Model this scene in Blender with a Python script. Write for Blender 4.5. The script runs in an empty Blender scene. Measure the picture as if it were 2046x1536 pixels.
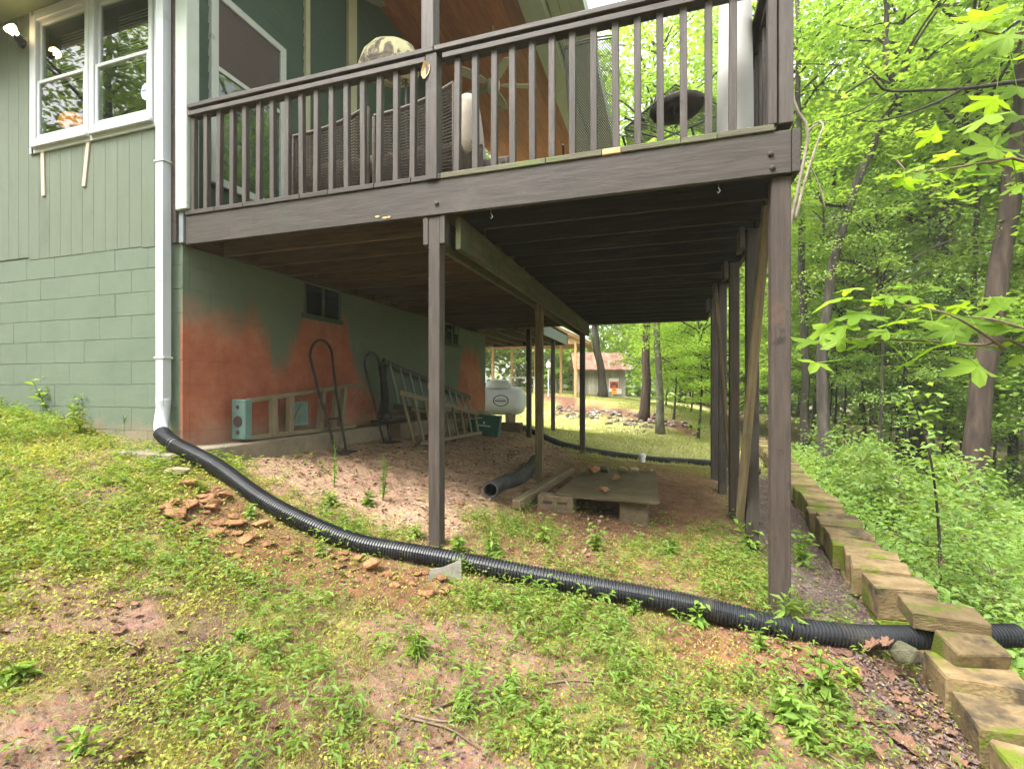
import bpy, bmesh, math, random
import numpy as np
from mathutils import Vector, Matrix
random.seed(7); RNG = np.random.default_rng(7)
SC = bpy.context.scene; COL = SC.collection
R = math.radians
# ------------------------------------------------------------------ camera, world, sun, exposure
FPX, YAW, HOR, EYE = 969.4, R(17.6), 776.0, 1.5
cd = bpy.data.cameras.new('camera'); cam = bpy.data.objects.new('camera', cd); COL.objects.link(cam)
cd.sensor_width = 36; cd.lens = 36*FPX/2046; cd.shift_y = (HOR-768)/2046; cd.clip_start = .05; cd.clip_end = 600
cam.location = (0, 0, EYE); cam.rotation_euler = (R(90), 0, YAW); SC.camera = cam
wd = bpy.data.worlds.new('World'); SC.world = wd; wd.use_nodes = True
nt = wd.node_tree; nt.nodes.clear()
sky = nt.nodes.new('ShaderNodeTexSky'); sky.sky_type = 'NISHITA'; sky.sun_disc = False
SUN_EL, SUN_AZ = R(58), R(215)            # azimuth clockwise from +Y
sky.sun_elevation = SUN_EL; sky.sun_rotation = SUN_AZ; sky.air_density = 1.0; sky.dust_density = 4.0; sky.ozone_density = 1.0
hs = nt.nodes.new('ShaderNodeHueSaturation'); hs.inputs['Saturation'].default_value = .16; hs.inputs['Value'].default_value = 1.0
bg = nt.nodes.new('ShaderNodeBackground'); bg.inputs['Strength'].default_value = .15
wo = nt.nodes.new('ShaderNodeOutputWorld')
nt.links.new(sky.outputs[0], hs.inputs['Color']); nt.links.new(hs.outputs[0], bg.inputs['Color']); nt.links.new(bg.outputs[0], wo.inputs[0])
sd = bpy.data.lights.new('sun', 'SUN'); sun = bpy.data.objects.new('sun', sd); COL.objects.link(sun)
sd.energy = 1.5; sd.angle = R(22); sd.color = (1, .965, .9)
sdir = Vector((math.sin(SUN_AZ)*math.cos(SUN_EL), math.cos(SUN_AZ)*math.cos(SUN_EL), math.sin(SUN_EL)))
sun.rotation_euler = sdir.to_track_quat('Z', 'Y').to_euler(); sun.location = (0, 0, 30)
SC.view_settings.view_transform = 'Standard'; SC.view_settings.look = 'None'; SC.view_settings.gamma = 1
SC.view_settings.use_curve_mapping = False; SC.view_settings.exposure = 2.32
SC.render.engine = 'CYCLES'
cy = SC.cycles; cy.use_denoising = True; cy.max_bounces = 12; cy.diffuse_bounces = 9; cy.glossy_bounces = 3
cy.transmission_bounces = 9; cy.transparent_max_bounces = 8; cy.caustics_reflective = False; cy.caustics_refractive = False
cy.use_adaptive_sampling = True; cy.adaptive_threshold = .02; cy.sample_clamp_indirect = 6

# ------------------------------------------------------------------ geometry helpers
CA, SA = math.cos(YAW), math.sin(YAW)
def kx(x): return (x-1023)/FPX
def at(x, y, w): return Vector((w*(kx(x)*CA-SA), w*(kx(x)*SA+CA), EYE-(y-HOR)/FPX*w))   # photo direction at depth w metres
def onY(x, y, Y): return at(x, y, Y/(kx(x)*SA+CA))
def onX(x, y, X): return at(x, y, X/(kx(x)*CA-SA))
def onZ(x, y, z): return at(x, y, (EYE-z)*FPX/(y-HOR))
def hash2(i, j, seed=0):
    n = (i*374761393 + j*668265263 + seed*982451653) & 0xffffffff
    n = ((n ^ (n >> 13))*1274126177) & 0xffffffff
    return ((n ^ (n >> 16)) & 0xffff)/65535.0
def vnoise(x, y, seed=0):
    x = np.asarray(x, float); y = np.asarray(y, float)
    xi = np.floor(x).astype(np.int64); yi = np.floor(y).astype(np.int64); fx = x-xi; fy = y-yi
    fx = fx*fx*(3-2*fx); fy = fy*fy*(3-2*fy)
    a = hash2(xi, yi, seed); b = hash2(xi+1, yi, seed); c = hash2(xi, yi+1, seed); d = hash2(xi+1, yi+1, seed)
    return a*(1-fx)*(1-fy)+b*fx*(1-fy)+c*(1-fx)*fy+d*fx*fy
def fbm(x, y, seed=0, o=4):
    s = 0; a = .5; t = 0
    for q in range(o):
        s = s+a*vnoise(x*2**q+q*17.3, y*2**q-q*9.1, seed+q); t += a; a *= .55
    return s/t
def sst(e0, e1, x): t = np.clip((np.asarray(x, float)-e0)/(e1-e0), 0, 1); return t*t*(3-2*t)

def np_mesh(name, V, quads=None, tris=None, smooth=False, fattr=None):
    me = bpy.data.meshes.new(name); V = np.asarray(V, np.float32); me.vertices.add(len(V)); me.vertices.foreach_set('co', V.ravel())
    parts = []; st = []; tot = []; off = 0
    for F in (quads, tris):
        if F is None or len(F) == 0: continue
        F = np.asarray(F, np.int32); n = F.shape[1]; parts.append(F.ravel())
        st.append(off+np.arange(len(F), dtype=np.int32)*n); tot.append(np.full(len(F), n, np.int32)); off += F.size
    L = np.concatenate(parts); me.loops.add(len(L)); me.loops.foreach_set('vertex_index', L)
    st = np.concatenate(st); tot = np.concatenate(tot); me.polygons.add(len(st)); me.polygons.foreach_set('loop_start', st); me.polygons.foreach_set('loop_total', tot)
    me.update(calc_edges=True)
    if smooth: me.polygons.foreach_set('use_smooth', np.ones(len(st), bool))
    if fattr is not None:
        at_ = me.attributes.new('v', 'FLOAT', 'FACE'); at_.data.foreach_set('value', np.asarray(fattr, np.float32))
    return me
class MB:
    """collects shapes that become one mesh"""
    def __init__(s): s.V = []; s.F = []; s.n = 0
    def add(s, V, F):
        s.V.extend([tuple(v) for v in V]); s.F.extend([tuple(i+s.n for i in f) for f in F]); s.n = len(s.V); return s
    def box(s, a, b, ch=0, rot=None):
        a = Vector(a); b = Vector(b); c = (a+b)/2; h = (b-a)/2
        V, F = cbox(abs(h.x)*2, abs(h.y)*2, abs(h.z)*2, ch); m = rot or Matrix.Identity(3)
        return s.add([m@Vector(v)+c for v in V], F)
    def bar(s, p0, p1, w, t, up=(0, 0, 1), ch=0):
        M, L = frame(p0, p1, up); V, F = cbox(L, t, w, ch); return s.add([M@Vector(v) for v in V], F)
    def tube(s, pts, rad, n=8, cap=True):
        V, F = tube(pts, rad, n, cap); return s.add(V, F)
    def mesh(s, name, smooth=False):
        me = bpy.data.meshes.new(name); me.from_pydata(s.V, [], s.F); me.update()
        if smooth: me.polygons.foreach_set('use_smooth', [True]*len(me.polygons))
        return me
    def build(s, name, mat, parent=None, smooth=False): return obj(name, s.mesh(name, smooth), mat, parent)
def cbox(sx, sy, sz, ch=0):
    x, y, z = sx/2, sy/2, sz/2
    if ch <= 0 or min(x, y, z) <= ch*1.01:
        V = [(i*x, j*y, k*z) for i in (-1, 1) for j in (-1, 1) for k in (-1, 1)]
        return V, [(0, 1, 3, 2), (4, 6, 7, 5), (0, 4, 5, 1), (2, 3, 7, 6), (0, 2, 6, 4), (1, 5, 7, 3)]
    V = []; ix = {}
    for i in (-1, 1):
        for j in (-1, 1):
            for k in (-1, 1):
                for ax in range(3):
                    p = [i*(x-ch), j*(y-ch), k*(z-ch)]; p[ax] = (i*x, j*y, k*z)[ax]; ix[(i, j, k, ax)] = len(V); V.append(tuple(p))
    F = []
    for ax in range(3):
        o1, o2 = [(1, 2), (2, 0), (0, 1)][ax]
        for sg in (-1, 1):
            q = []
            for u, v in ((-1, -1), (1, -1), (1, 1), (-1, 1)):
                c = [0, 0, 0]; c[ax] = sg; c[o1] = u; c[o2] = v; q.append(ix[(*c, ax)])
            F.append(tuple(q if sg > 0 else q[::-1]))
    for ax in range(3):
        o1, o2 = [(1, 2), (2, 0), (0, 1)][ax]
        for u in (-1, 1):
            for v in (-1, 1):
                q = []
                for w, a in ((-1, o1), (1, o1), (1, o2), (-1, o2)):
                    c = [0, 0, 0]; c[ax] = w; c[o1] = u; c[o2] = v; q.append(ix[(*c, a)])
                F.append(tuple(q if u*v < 0 else q[::-1]))
    for i in (-1, 1):
        for j in (-1, 1):
            for k in (-1, 1):
                q = [ix[(i, j, k, a)] for a in range(3)]; F.append(tuple(q if i*j*k > 0 else q[::-1]))
    return V, F
def frame(p0, p1, up=(0, 0, 1)):
    p0 = Vector(p0); p1 = Vector(p1); d = p1-p0; L = d.length; X = d.normalized(); U = Vector(up)
    if abs(X.dot(U)) > .999: U = Vector((0, 1, 0))
    Y = U.cross(X).normalized(); Z = X.cross(Y); c = (p0+p1)/2
    return Matrix(((X.x, Y.x, Z.x, c.x), (X.y, Y.y, Z.y, c.y), (X.z, Y.z, Z.z, c.z), (0, 0, 0, 1))), L
def tube(pts, rad, n=8, cap=True):
    P = np.array([tuple(p) for p in pts], float); m = len(P); r = np.broadcast_to(np.asarray(rad, float), (m,))
    T = np.gradient(P, axis=0); T /= np.linalg.norm(T, axis=1)[:, None]+1e-9
    u = np.array([0, 0, 1.0]) if abs(T[0][2]) < .9 else np.array([1.0, 0, 0]); V = []
    a = np.arange(n)*2*np.pi/n; ca, sa = np.cos(a), np.sin(a)
    for i in range(m):
        u = u-T[i]*u.dot(T[i]); u /= np.linalg.norm(u)+1e-9; v = np.cross(T[i], u)
        V.append(P[i]+r[i]*(ca[:, None]*u+sa[:, None]*v))
    V = np.concatenate(V); F = []
    for i in range(m-1):
        for j in range(n):
            k = (j+1) % n; F.append((i*n+j, i*n+k, (i+1)*n+k, (i+1)*n+j))
    if cap: F.append(tuple(range(n-1, -1, -1))); F.append(tuple((m-1)*n+j for j in range(n)))
    return [tuple(x) for x in V], F
def spline(pts, n):
    P = np.array([tuple(p) for p in pts], float); m = len(P)
    Q = np.vstack([2*P[0]-P[1], P, 2*P[-1]-P[-2]]); out = []
    seg = np.linalg.norm(np.diff(P, axis=0), axis=1); cum = np.r_[0, np.cumsum(seg)]
    for d in np.linspace(0, cum[-1], n):
        i = min(np.searchsorted(cum, d, 'right')-1, m-2); t = (d-cum[i])/seg[i]; a, b, c, e = Q[i:i+4]
        out.append(.5*((2*b)+(c-a)*t+(2*a-5*b+4*c-e)*t*t+(3*b-a-3*c+e)*t**3))
    return np.array(out)
def lathe(prof, n=24):
    V = []; F = []; m = len(prof)
    for r, z in prof:
        for j in range(n): V.append((r*math.cos(2*math.pi*j/n), r*math.sin(2*math.pi*j/n), z))
    for i in range(m-1):
        for j in range(n): k = (j+1) % n; F.append((i*n+j, i*n+k, (i+1)*n+k, (i+1)*n+j))
    F.append(tuple(range(n-1, -1, -1))); F.append(tuple((m-1)*n+j for j in range(n)))
    return V, F
WM = {}
def obj(name, me, mat=None, parent=None, M=None):
    o = bpy.data.objects.new(name, me); COL.objects.link(o)
    if mat is not None and me is not None:
        if len(me.materials) == 0: me.materials.append(MAT[mat])
    M = M or Matrix.Identity(4); WM[o.name] = M
    if parent is not None: o.parent = parent; o.matrix_basis = WM[parent.name].inverted()@M
    else: o.matrix_basis = M
    return o
def tag(o, label=None, cat=None, group=None, kind=None):
    if label: o['label'] = label
    if cat: o['category'] = cat
    if group: o['group'] = group
    if kind: o['kind'] = kind
    return o
def thing(name, label, cat, loc=(0, 0, 0), group=None, rz=0):
    return tag(obj(name, None, None, None, Matrix.Translation(Vector(loc))@Matrix.Rotation(rz, 4, 'Z')), label, cat, group)
_bc = {}
def board(name, p0, p1, w, t, mat, parent, up=(0, 0, 1), ch=.003):
    """a board whose own X axis runs along its length; w is measured along up"""
    M, L = frame(p0, p1, up); key = (round(L, 3), round(w, 4), round(t, 4), ch, mat)
    if key not in _bc:
        V, F = cbox(L, t, w, ch); me = bpy.data.meshes.new(name); me.from_pydata(V, [], F); _bc[key] = me
    return obj(name, _bc[key], mat, parent, M)
def boxp(name, a, b, mat, parent, ch=.003, tg=None):
    a = Vector(a); b = Vector(b); c = (a+b)/2; V, F = cbox(abs(b.x-a.x), abs(b.y-a.y), abs(b.z-a.z), ch)
    me = bpy.data.meshes.new(name); me.from_pydata(V, [], F); return obj(name, me, mat, parent, Matrix.Translation(c))

# ------------------------------------------------------------------ materials
MAT = {}
def new_mat(name):
    m = bpy.data.materials.new(name); m.use_nodes = True; n = m.node_tree; n.nodes.clear()
    out = n.nodes.new('ShaderNodeOutputMaterial'); MAT[name] = m; return m, n, out
def nd(n, t, **kw):
    x = n.nodes.new(t)
    for k, v in kw.items():
        if k in x.inputs: x.inputs[k].default_value = v
        else: setattr(x, k, v)
    return x
def ramp(n, fac, stops):
    r = n.nodes.new('ShaderNodeValToRGB'); e = r.color_ramp.elements
    while len(e) < len(stops): e.new(.5)
    for q, (p, c) in zip(e, stops): q.position = p; q.color = (*c, 1)
    n.links.new(fac, r.inputs[0]); return r.outputs[0]
def coords(n, kind='Object', scale=(1, 1, 1), rnd=True):
    tc = n.nodes.new('ShaderNodeTexCoord'); mp = n.nodes.new('ShaderNodeMapping'); mp.inputs['Scale'].default_value = scale
    n.links.new(tc.outputs[kind], mp.inputs[0])
    if rnd:
        oi = n.nodes.new('ShaderNodeObjectInfo'); mu = nd(n, 'ShaderNodeMath', operation='MULTIPLY'); mu.inputs[1].default_value = 40
        n.links.new(oi.outputs['Random'], mu.inputs[0]); n.links.new(mu.outputs[0], mp.inputs['Location'])
    return mp.outputs[0]
def std(name, stops, scale=6, stretch=(1, 1, 1), rough=.75, bump=.15, detail=6, metal=0, kind='Object', rv=.12, spots=None, dist=.0, bscale=None, spec=.4, world=False):
    """noise-coloured surface with relief; spots = (colour, scale, threshold, softness) for stains or moss with a shape of their own"""
    m, n, out = new_mat(name); p = nd(n, 'ShaderNodeBsdfPrincipled', Roughness=rough, Metallic=metal); p.inputs['Specular IOR Level'].default_value = spec
    if world:
        g = n.nodes.new('ShaderNodeNewGeometry'); vec = g.outputs['Position']
    else: vec = coords(n, kind, stretch)
    nz = nd(n, 'ShaderNodeTexNoise', Scale=scale, Detail=detail, Roughness=.62, Distortion=dist); n.links.new(vec, nz.inputs['Vector'])
    col = ramp(n, nz.outputs[0], stops)
    if spots:
        for sc_, sS, th, so in spots:
            z = nd(n, 'ShaderNodeTexNoise', Scale=sS, Detail=7, Roughness=.65)
            v2 = vec if world else coords(n, kind, (1, 1, 1)); n.links.new(v2, z.inputs['Vector'])
            mr = nd(n, 'ShaderNodeMapRange'); mr.inputs[1].default_value = th; mr.inputs[2].default_value = th+so; n.links.new(z.outputs[0], mr.inputs[0])
            mx = n.nodes.new('ShaderNodeMixRGB'); mx.inputs[2].default_value = (*sc_, 1); n.links.new(mr.outputs[0], mx.inputs[0]); n.links.new(col, mx.inputs[1]); col = mx.outputs[0]
    if rv:
        oi = n.nodes.new('ShaderNodeObjectInfo'); mr = nd(n, 'ShaderNodeMapRange'); mr.inputs[3].default_value = 1-rv; mr.inputs[4].default_value = 1+rv
        n.links.new(oi.outputs['Random'], mr.inputs[0]); h = n.nodes.new('ShaderNodeHueSaturation'); n.links.new(mr.outputs[0], h.inputs['Value']); n.links.new(col, h.inputs['Color']); col = h.outputs[0]
    n.links.new(col, p.inputs['Base Color'])
    if bump:
        b = nd(n, 'ShaderNodeBump', Strength=bump, Distance=.01); nb = nd(n, 'ShaderNodeTexNoise', Scale=bscale or scale*3, Detail=5); n.links.new(vec, nb.inputs['Vector'])
        n.links.new(nb.outputs[0], b.inputs['Height']); n.links.new(b.outputs[0], p.inputs['Normal'])
    n.links.new(p.outputs[0], out.inputs[0]); return m
def leafmat(name, c0, c1, trans=.45, tcol=None, rough=.5, rv=.18, attr=True, spec=.3):
    m, n, out = new_mat(name); p = nd(n, 'ShaderNodeBsdfPrincipled', Roughness=rough); p.inputs['Specular IOR Level'].default_value = spec
    t = n.nodes.new('ShaderNodeBsdfTranslucent'); mix = n.nodes.new('ShaderNodeMixShader'); mix.inputs[0].default_value = trans
    oi = n.nodes.new('ShaderNodeObjectInfo')
    if attr: a = nd(n, 'ShaderNodeAttribute'); a.attribute_name = 'v'; src = a.outputs['Fac']
    else: src = oi.outputs['Random']
    mx = n.nodes.new('ShaderNodeMixRGB'); mx.inputs[1].default_value = (*c0, 1); mx.inputs[2].default_value = (*c1, 1); n.links.new(src, mx.inputs[0])
    h = n.nodes.new('ShaderNodeHueSaturation'); mr = nd(n, 'ShaderNodeMapRange'); mr.inputs[3].default_value = 1-rv; mr.inputs[4].default_value = 1+rv
    n.links.new(oi.outputs['Random'], mr.inputs[0]); n.links.new(mr.outputs[0], h.inputs['Value']); n.links.new(mx.outputs[0], h.inputs['Color'])
    n.links.new(h.outputs[0], p.inputs['Base Color'])
    g = n.nodes.new('ShaderNodeMixRGB'); g.blend_type = 'MULTIPLY'; g.inputs[0].default_value = 1; g.inputs[2].default_value = (*(tcol or (1.7, 1.5, .7)), 1)
    n.links.new(h.outputs[0], g.inputs[1]); n.links.new(g.outputs[0], t.inputs['Color'])
    n.links.new(p.outputs[0], mix.inputs[1]); n.links.new(t.outputs[0], mix.inputs[2]); n.links.new(mix.outputs[0], out.inputs[0]); return m
def plain(name, c, rough=.5, metal=0, spec=.5, emit=None, es=1):
    m, n, out = new_mat(name); p = nd(n, 'ShaderNodeBsdfPrincipled', Roughness=rough, Metallic=metal); p.inputs['Base Color'].default_value = (*c, 1); p.inputs['Specular IOR Level'].default_value = spec
    nz = nd(n, 'ShaderNodeTexNoise', Scale=9, Detail=5); mr = nd(n, 'ShaderNodeMapRange'); mr.inputs[3].default_value = max(0, rough-.12); mr.inputs[4].default_value = min(1, rough+.15)
    n.links.new(coords(n), nz.inputs['Vector']); n.links.new(nz.outputs[0], mr.inputs[0]); n.links.new(mr.outputs[0], p.inputs['Roughness'])
    if emit: p.inputs['Emission Color'].default_value = (*emit, 1); p.inputs['Emission Strength'].default_value = es
    n.links.new(p.outputs[0], out.inputs[0]); return m
W = (1.2, 16, 16)
std('deck_stain', [(.3, (.030, .0225, .0185)), (.5, (.045, .0355, .031)), (.72, (.068, .0555, .049))], 3.2, W, .62, .13, rv=.1, spots=[((.050, .052, .038), 2.2, .58, .16), ((.085, .072, .063), 1.3, .58, .2)])
std('rail_stain', [(.3, (.037, .0285, .0245)), (.5, (.058, .0455, .0395)), (.75, (.088, .071, .062))], 3.2, W, .6, .18, rv=.16, spots=[((.026, .021, .019), 7, .62, .10), ((.105, .088, .074), 2.4, .60, .16)])
std('deck_edge', [(.3, (.070, .062, .044)), (.55, (.115, .105, .070)), (.8, (.150, .145, .085))], 3, W, .8, .4, rv=.18, spots=[((.10, .12, .045), 5, .52, .12)])
std('joist_shaded', [(.3, (.009, .0078, .0075)), (.5, (.016, .0135, .0125)), (.75, (.034, .028, .024))], 2.6, W, .8, .35, rv=.2)  # darker copy of joist_wood right of the beam, underside shade put into the colour
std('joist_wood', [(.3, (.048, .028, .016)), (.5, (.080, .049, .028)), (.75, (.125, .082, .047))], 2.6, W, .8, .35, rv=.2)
std('beam_wood', [(.3, (.062, .052, .029)), (.5, (.098, .083, .046)), (.75, (.14, .12, .07))], 3, W, .85, .35, rv=.12, spots=[((.055, .066, .030), 4, .52, .12)])
std('raw_wood', [(.3, (.085, .060, .034)), (.5, (.14, .102, .058)), (.75, (.21, .16, .095))], 3, W, .85, .35, rv=.15, spots=[((.075, .085, .035), 3, .52, .12)])
std('post_brown', [(.3, (.044, .031, .026)), (.5, (.064, .046, .039)), (.75, (.092, .070, .059))], 3, W, .75, .3, rv=.14, spots=[((.022, .017, .014), 6, .62, .10), ((.125, .070, .052), 1.6, .56, .12)])
std('fresh_wood', [(.3, (.50, .30, .13)), (.7, (.68, .46, .24))], 6, W, .8, .3)
std('pine', [(.25, (.26, .075, .020)), (.5, (.40, .125, .032)), (.75, (.50, .19, .058))], 3, (1, 14, 14), .55, .12, rv=.14)
std('siding', [(.3, (.112, .136, .096)), (.7, (.128, .154, .111))], 2.2, (1, 8, 8), .75, .25, rv=.02, bscale=30, spots=[((.088, .105, .074), 1.7, .55, .25), ((.145, .165, .125), 5, .63, .15)])
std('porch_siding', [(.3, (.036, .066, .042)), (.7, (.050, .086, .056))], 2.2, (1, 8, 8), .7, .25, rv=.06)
std('soffit_green', [(.3, (.15, .19, .10)), (.7, (.18, .22, .125))], 3, (1, 1, 1), .8, .1)
std('vinyl_white', [(.3, (.46, .48, .50)), (.7, (.52, .54, .56))], 5, (1, 1, 1), .35, .03, rv=.03)
std('trim_white', [(.3, (.40, .45, .40)), (.7, (.47, .51, .46))], 5, (1, 1, 1), .5, .08, rv=.04, spots=[((.22, .25, .20), 7, .62, .12)])
std('trim_cream', [(.3, (.36, .35, .22)), (.7, (.43, .42, .28))], 5, (1, 1, 1), .55, .08, rv=.04)
std('tan_strip', [(.3, (.52, .40, .30)), (.7, (.62, .50, .39))], 6, W, .7, .1)
std('gutter_white', [(.3, (.42, .45, .48)), (.7, (.48, .51, .54))], 4, (1, 1, .3), .3, .02, rv=0, spots=[((.36, .37, .35), 6, .58, .22)])
std('footing', [(.3, (.16, .13, .09)), (.7, (.27, .225, .16))], 7, (1, 1, 1), .9, .5, rv=.05)
std('concrete', [(.3, (.13, .12, .095)), (.7, (.21, .20, .165))], 18, (1, 1, 1), .9, .5, rv=.15)
std('wall_block', [(.25, (.105, .070, .032)), (.5, (.195, .136, .064)), (.78, (.30, .22, .115))], 9, (1, 1, 1), .9, .8, rv=.26, bscale=55, spots=[((.060, .045, .028), 5, .52, .14), ((.115, .145, .010), 3.0, .535, .05)])
std('cinder', [(.3, (.115, .08, .05)), (.7, (.19, .14, .095))], 14, (1, 1, 1), .9, .6)
std('orange_rock', [(.25, (.13, .058, .028)), (.5, (.25, .118, .052)), (.8, (.40, .235, .125))], 9, (1, 1, 1), .9, .6, rv=.28)
std('tan_rock', [(.3, (.28, .19, .12)), (.7, (.46, .35, .24))], 9, (1, 1, 1), .9, .6, rv=.25)
std('grey_rock', [(.3, (.13, .105, .085)), (.7, (.30, .255, .22))], 9, (1, 1, 1), .9, .6, rv=.3)
std('moss_rock', [(.3, (.06, .06, .03)), (.7, (.12, .11, .07))], 9, (1, 1, 1), .95, .7)
std('black_pipe', [(.3, (.012, .013, .016)), (.7, (.022, .024, .029))], 10, (1, 1, 1), .40, .05, rv=0, spec=.5, spots=[((.085, .070, .052), 4, .58, .2)])
std('dusty_pipe', [(.3, (.022, .022, .024)), (.7, (.050, .046, .044))], 10, (1, 1, 1), .7, .1, rv=0)
std('black_metal', [(.3, (.012, .012, .012)), (.7, (.030, .028, .027))], 15, (1, 1, 1), .5, .1, rv=0)
std('rusty_black', [(.3, (.015, .013, .012)), (.6, (.045, .036, .032)), (.8, (.09, .06, .045))], 15, (1, 1, 1), .65, .2, rv=0)
std('ladder_tan', [(.3, (.135, .108, .066)), (.7, (.225, .185, .118))], 8, W, .7, .2)
std('ladder_dark', [(.3, (.030, .036, .036)), (.7, (.065, .075, .075))], 8, W, .6, .2)
std('teal_plastic', [(.3, (.085, .155, .135)), (.7, (.135, .22, .195))], 8, (1, 1, 1), .55, .1)
std('green_plastic', [(.3, (.004, .052, .030)), (.7, (.010, .080, .048))], 8, (1, 1, 1), .5, .1, spots=[((.13, .15, .10), 7, .62, .12)])
std('tank_white', [(.3, (.56, .58, .60)), (.7, (.66, .68, .70))], 4, (1, 1, 1), .45, .04, rv=0)
std('hatch_sheet', [(.3, (.070, .050, .025)), (.55, (.11, .083, .042)), (.8, (.155, .122, .066))], 5, (1, 1, 1), .9, .3, rv=0)
std('barn_wood', [(.3, (.16, .14, .12)), (.5, (.27, .25, .22)), (.75, (.38, .36, .33))], 3, W, .9, .4, rv=.2)
std('rust_roof', [(.3, (.15, .062, .045)), (.5, (.24, .12, .085)), (.75, (.36, .27, .21))], 2.2, (1, 1, 1), .75, .2, rv=.22)
std('tin_white', [(.3, (.45, .48, .51)), (.7, (.56, .58, .60))], 3, (1, 1, 1), .35, .05)
std('pav_wood', [(.3, (.34, .20, .085)), (.7, (.48, .31, .15))], 3, W, .8, .2)
std('bark', [(.3, (.016, .013, .010)), (.5, (.038, .031, .024)), (.75, (.075, .064, .050))], 9, (1, 1, .16), .95, .9, rv=.25, bscale=26)
std('bark_light', [(.3, (.06, .056, .040)), (.5, (.13, .125, .095)), (.75, (.24, .225, .18))], 7, (1, 1, .35), .95, .7, rv=.15, bscale=20)
std('bark_red', [(.3, (.018, .012, .009)), (.5, (.044, .028, .021)), (.75, (.085, .060, .046))], 9, (1, 1, .14), .95, 1.0, rv=.1, bscale=26)
std('vine_bark', [(.3, (.16, .125, .10)), (.7, (.31, .26, .215))], 9, (1, 1, 1), .9, .4)
std('twig', [(.3, (.11, .075, .05)), (.7, (.24, .17, .12))], 9, (1, 1, 1), .9, .3, rv=.2)
std('dead_leaf', [(.3, (.075, .034, .020)), (.5, (.16, .080, .048)), (.75, (.27, .155, .10))], 30, (1, 1, 1), .8, .2, rv=.3)
std('wicker', [(.3, (.055, .042, .034)), (.7, (.115, .092, .074))], 40, (1, 1, 1), .7, .3)
std('cushion', [(.3, (.34, .29, .225)), (.7, (.43, .37, .30))], 5, (1, 1, 1), .9, .25)
std('camo_cloth', [(.34, (.06, .045, .045)), (.44, (.20, .16, .12)), (.50, (.50, .47, .27)), (.70, (.60, .57, .36))], 5.5, (1, 1, 1), .85, .15, dist=1.2, rv=0)
std('dark_cushion', [(.3, (.045, .032, .030)), (.7, (.085, .065, .060))], 8, (1, 1, 1), .8, .2)
std('heater_white', [(.3, (.48, .47, .45)), (.7, (.55, .54, .52))], 4, (1, 1, 1), .6, .05)
std('fan_cream', [(.3, (.48, .43, .33)), (.7, (.58, .53, .42))], 4, (1, 1, 1), .5, .05)
std('shade_brown', [(.3, (.055, .042, .036)), (.7, (.078, .060, .052))], 3, (1, 1, 40), .8, .2)
std('room_dark', [(.3, (.05, .055, .05)), (.7, (.08, .085, .08))], 2, (1, 1, 1), .9, 0)
std('curtain', [(.3, (.42, .36, .28)), (.7, (.52, .46, .37))], 2, (1, 1, 1), .9, 0)
std('sheet_grey', [(.3, (.19, .22, .24)), (.7, (.26, .29, .31))], 3, (1, 1, 1), .6, .1)
plain('orange_shade', (.62, .20, .05), .7, emit=(1, .32, .06), es=.18)
plain('red_sign', (.42, .055, .02), .5); plain('orange_sign', (.72, .30, .02), .5); plain('white_sign', (.62, .58, .60), .5); plain('dark_print', (.05, .03, .03), .6)
plain('print_white', (.45, .52, .48), .6); plain('sticker', (.55, .64, .78), .5); plain('print_blue', (.14, .20, .40), .6)
plain('steel', (.30, .30, .29), .4, .8); plain('chrome', (.55, .55, .53), .25, 1)
plain('dark_glass', (.006, .009, .014), .12, spec=.6)
plain('bulb', (1, .85, .6), .4, emit=(1, .72, .38), es=5)
plain('pvc', (.74, .73, .70), .45)
# window glass: real reflection and see-through
m, n, out = new_mat('glass'); fr = nd(n, 'ShaderNodeFresnel', IOR=2.1); ge = n.nodes.new('ShaderNodeNewGeometry'); iv = nd(n, 'ShaderNodeMath', operation='SUBTRACT'); iv.inputs[0].default_value = 1; n.links.new(ge.outputs['Backfacing'], iv.inputs[1]); mu = nd(n, 'ShaderNodeMath', operation='MULTIPLY'); n.links.new(fr.outputs[0], mu.inputs[0]); n.links.new(iv.outputs[0], mu.inputs[1]); gl = nd(n, 'ShaderNodeBsdfGlossy', Roughness=.015); tr = n.nodes.new('ShaderNodeBsdfTransparent'); tr.inputs[0].default_value = (.80, .86, .83, 1)
mx = n.nodes.new('ShaderNodeMixShader'); n.links.new(mu.outputs[0], mx.inputs[0]); n.links.new(tr.outputs[0], mx.inputs[1]); n.links.new(gl.outputs[0], mx.inputs[2]); n.links.new(mx.outputs[0], out.inputs[0])
# insect screen: fine see-through mesh
m, n, out = new_mat('screen'); df = nd(n, 'ShaderNodeBsdfDiffuse'); df.inputs[0].default_value = (.055, .048, .044, 1); tr = n.nodes.new('ShaderNodeBsdfTransparent'); mx = n.nodes.new('ShaderNodeMixShader'); mx.inputs[0].default_value = .25
n.links.new(df.outputs[0], mx.inputs[1]); n.links.new(tr.outputs[0], mx.inputs[2]); n.links.new(mx.outputs[0], out.inputs[0])
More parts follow.
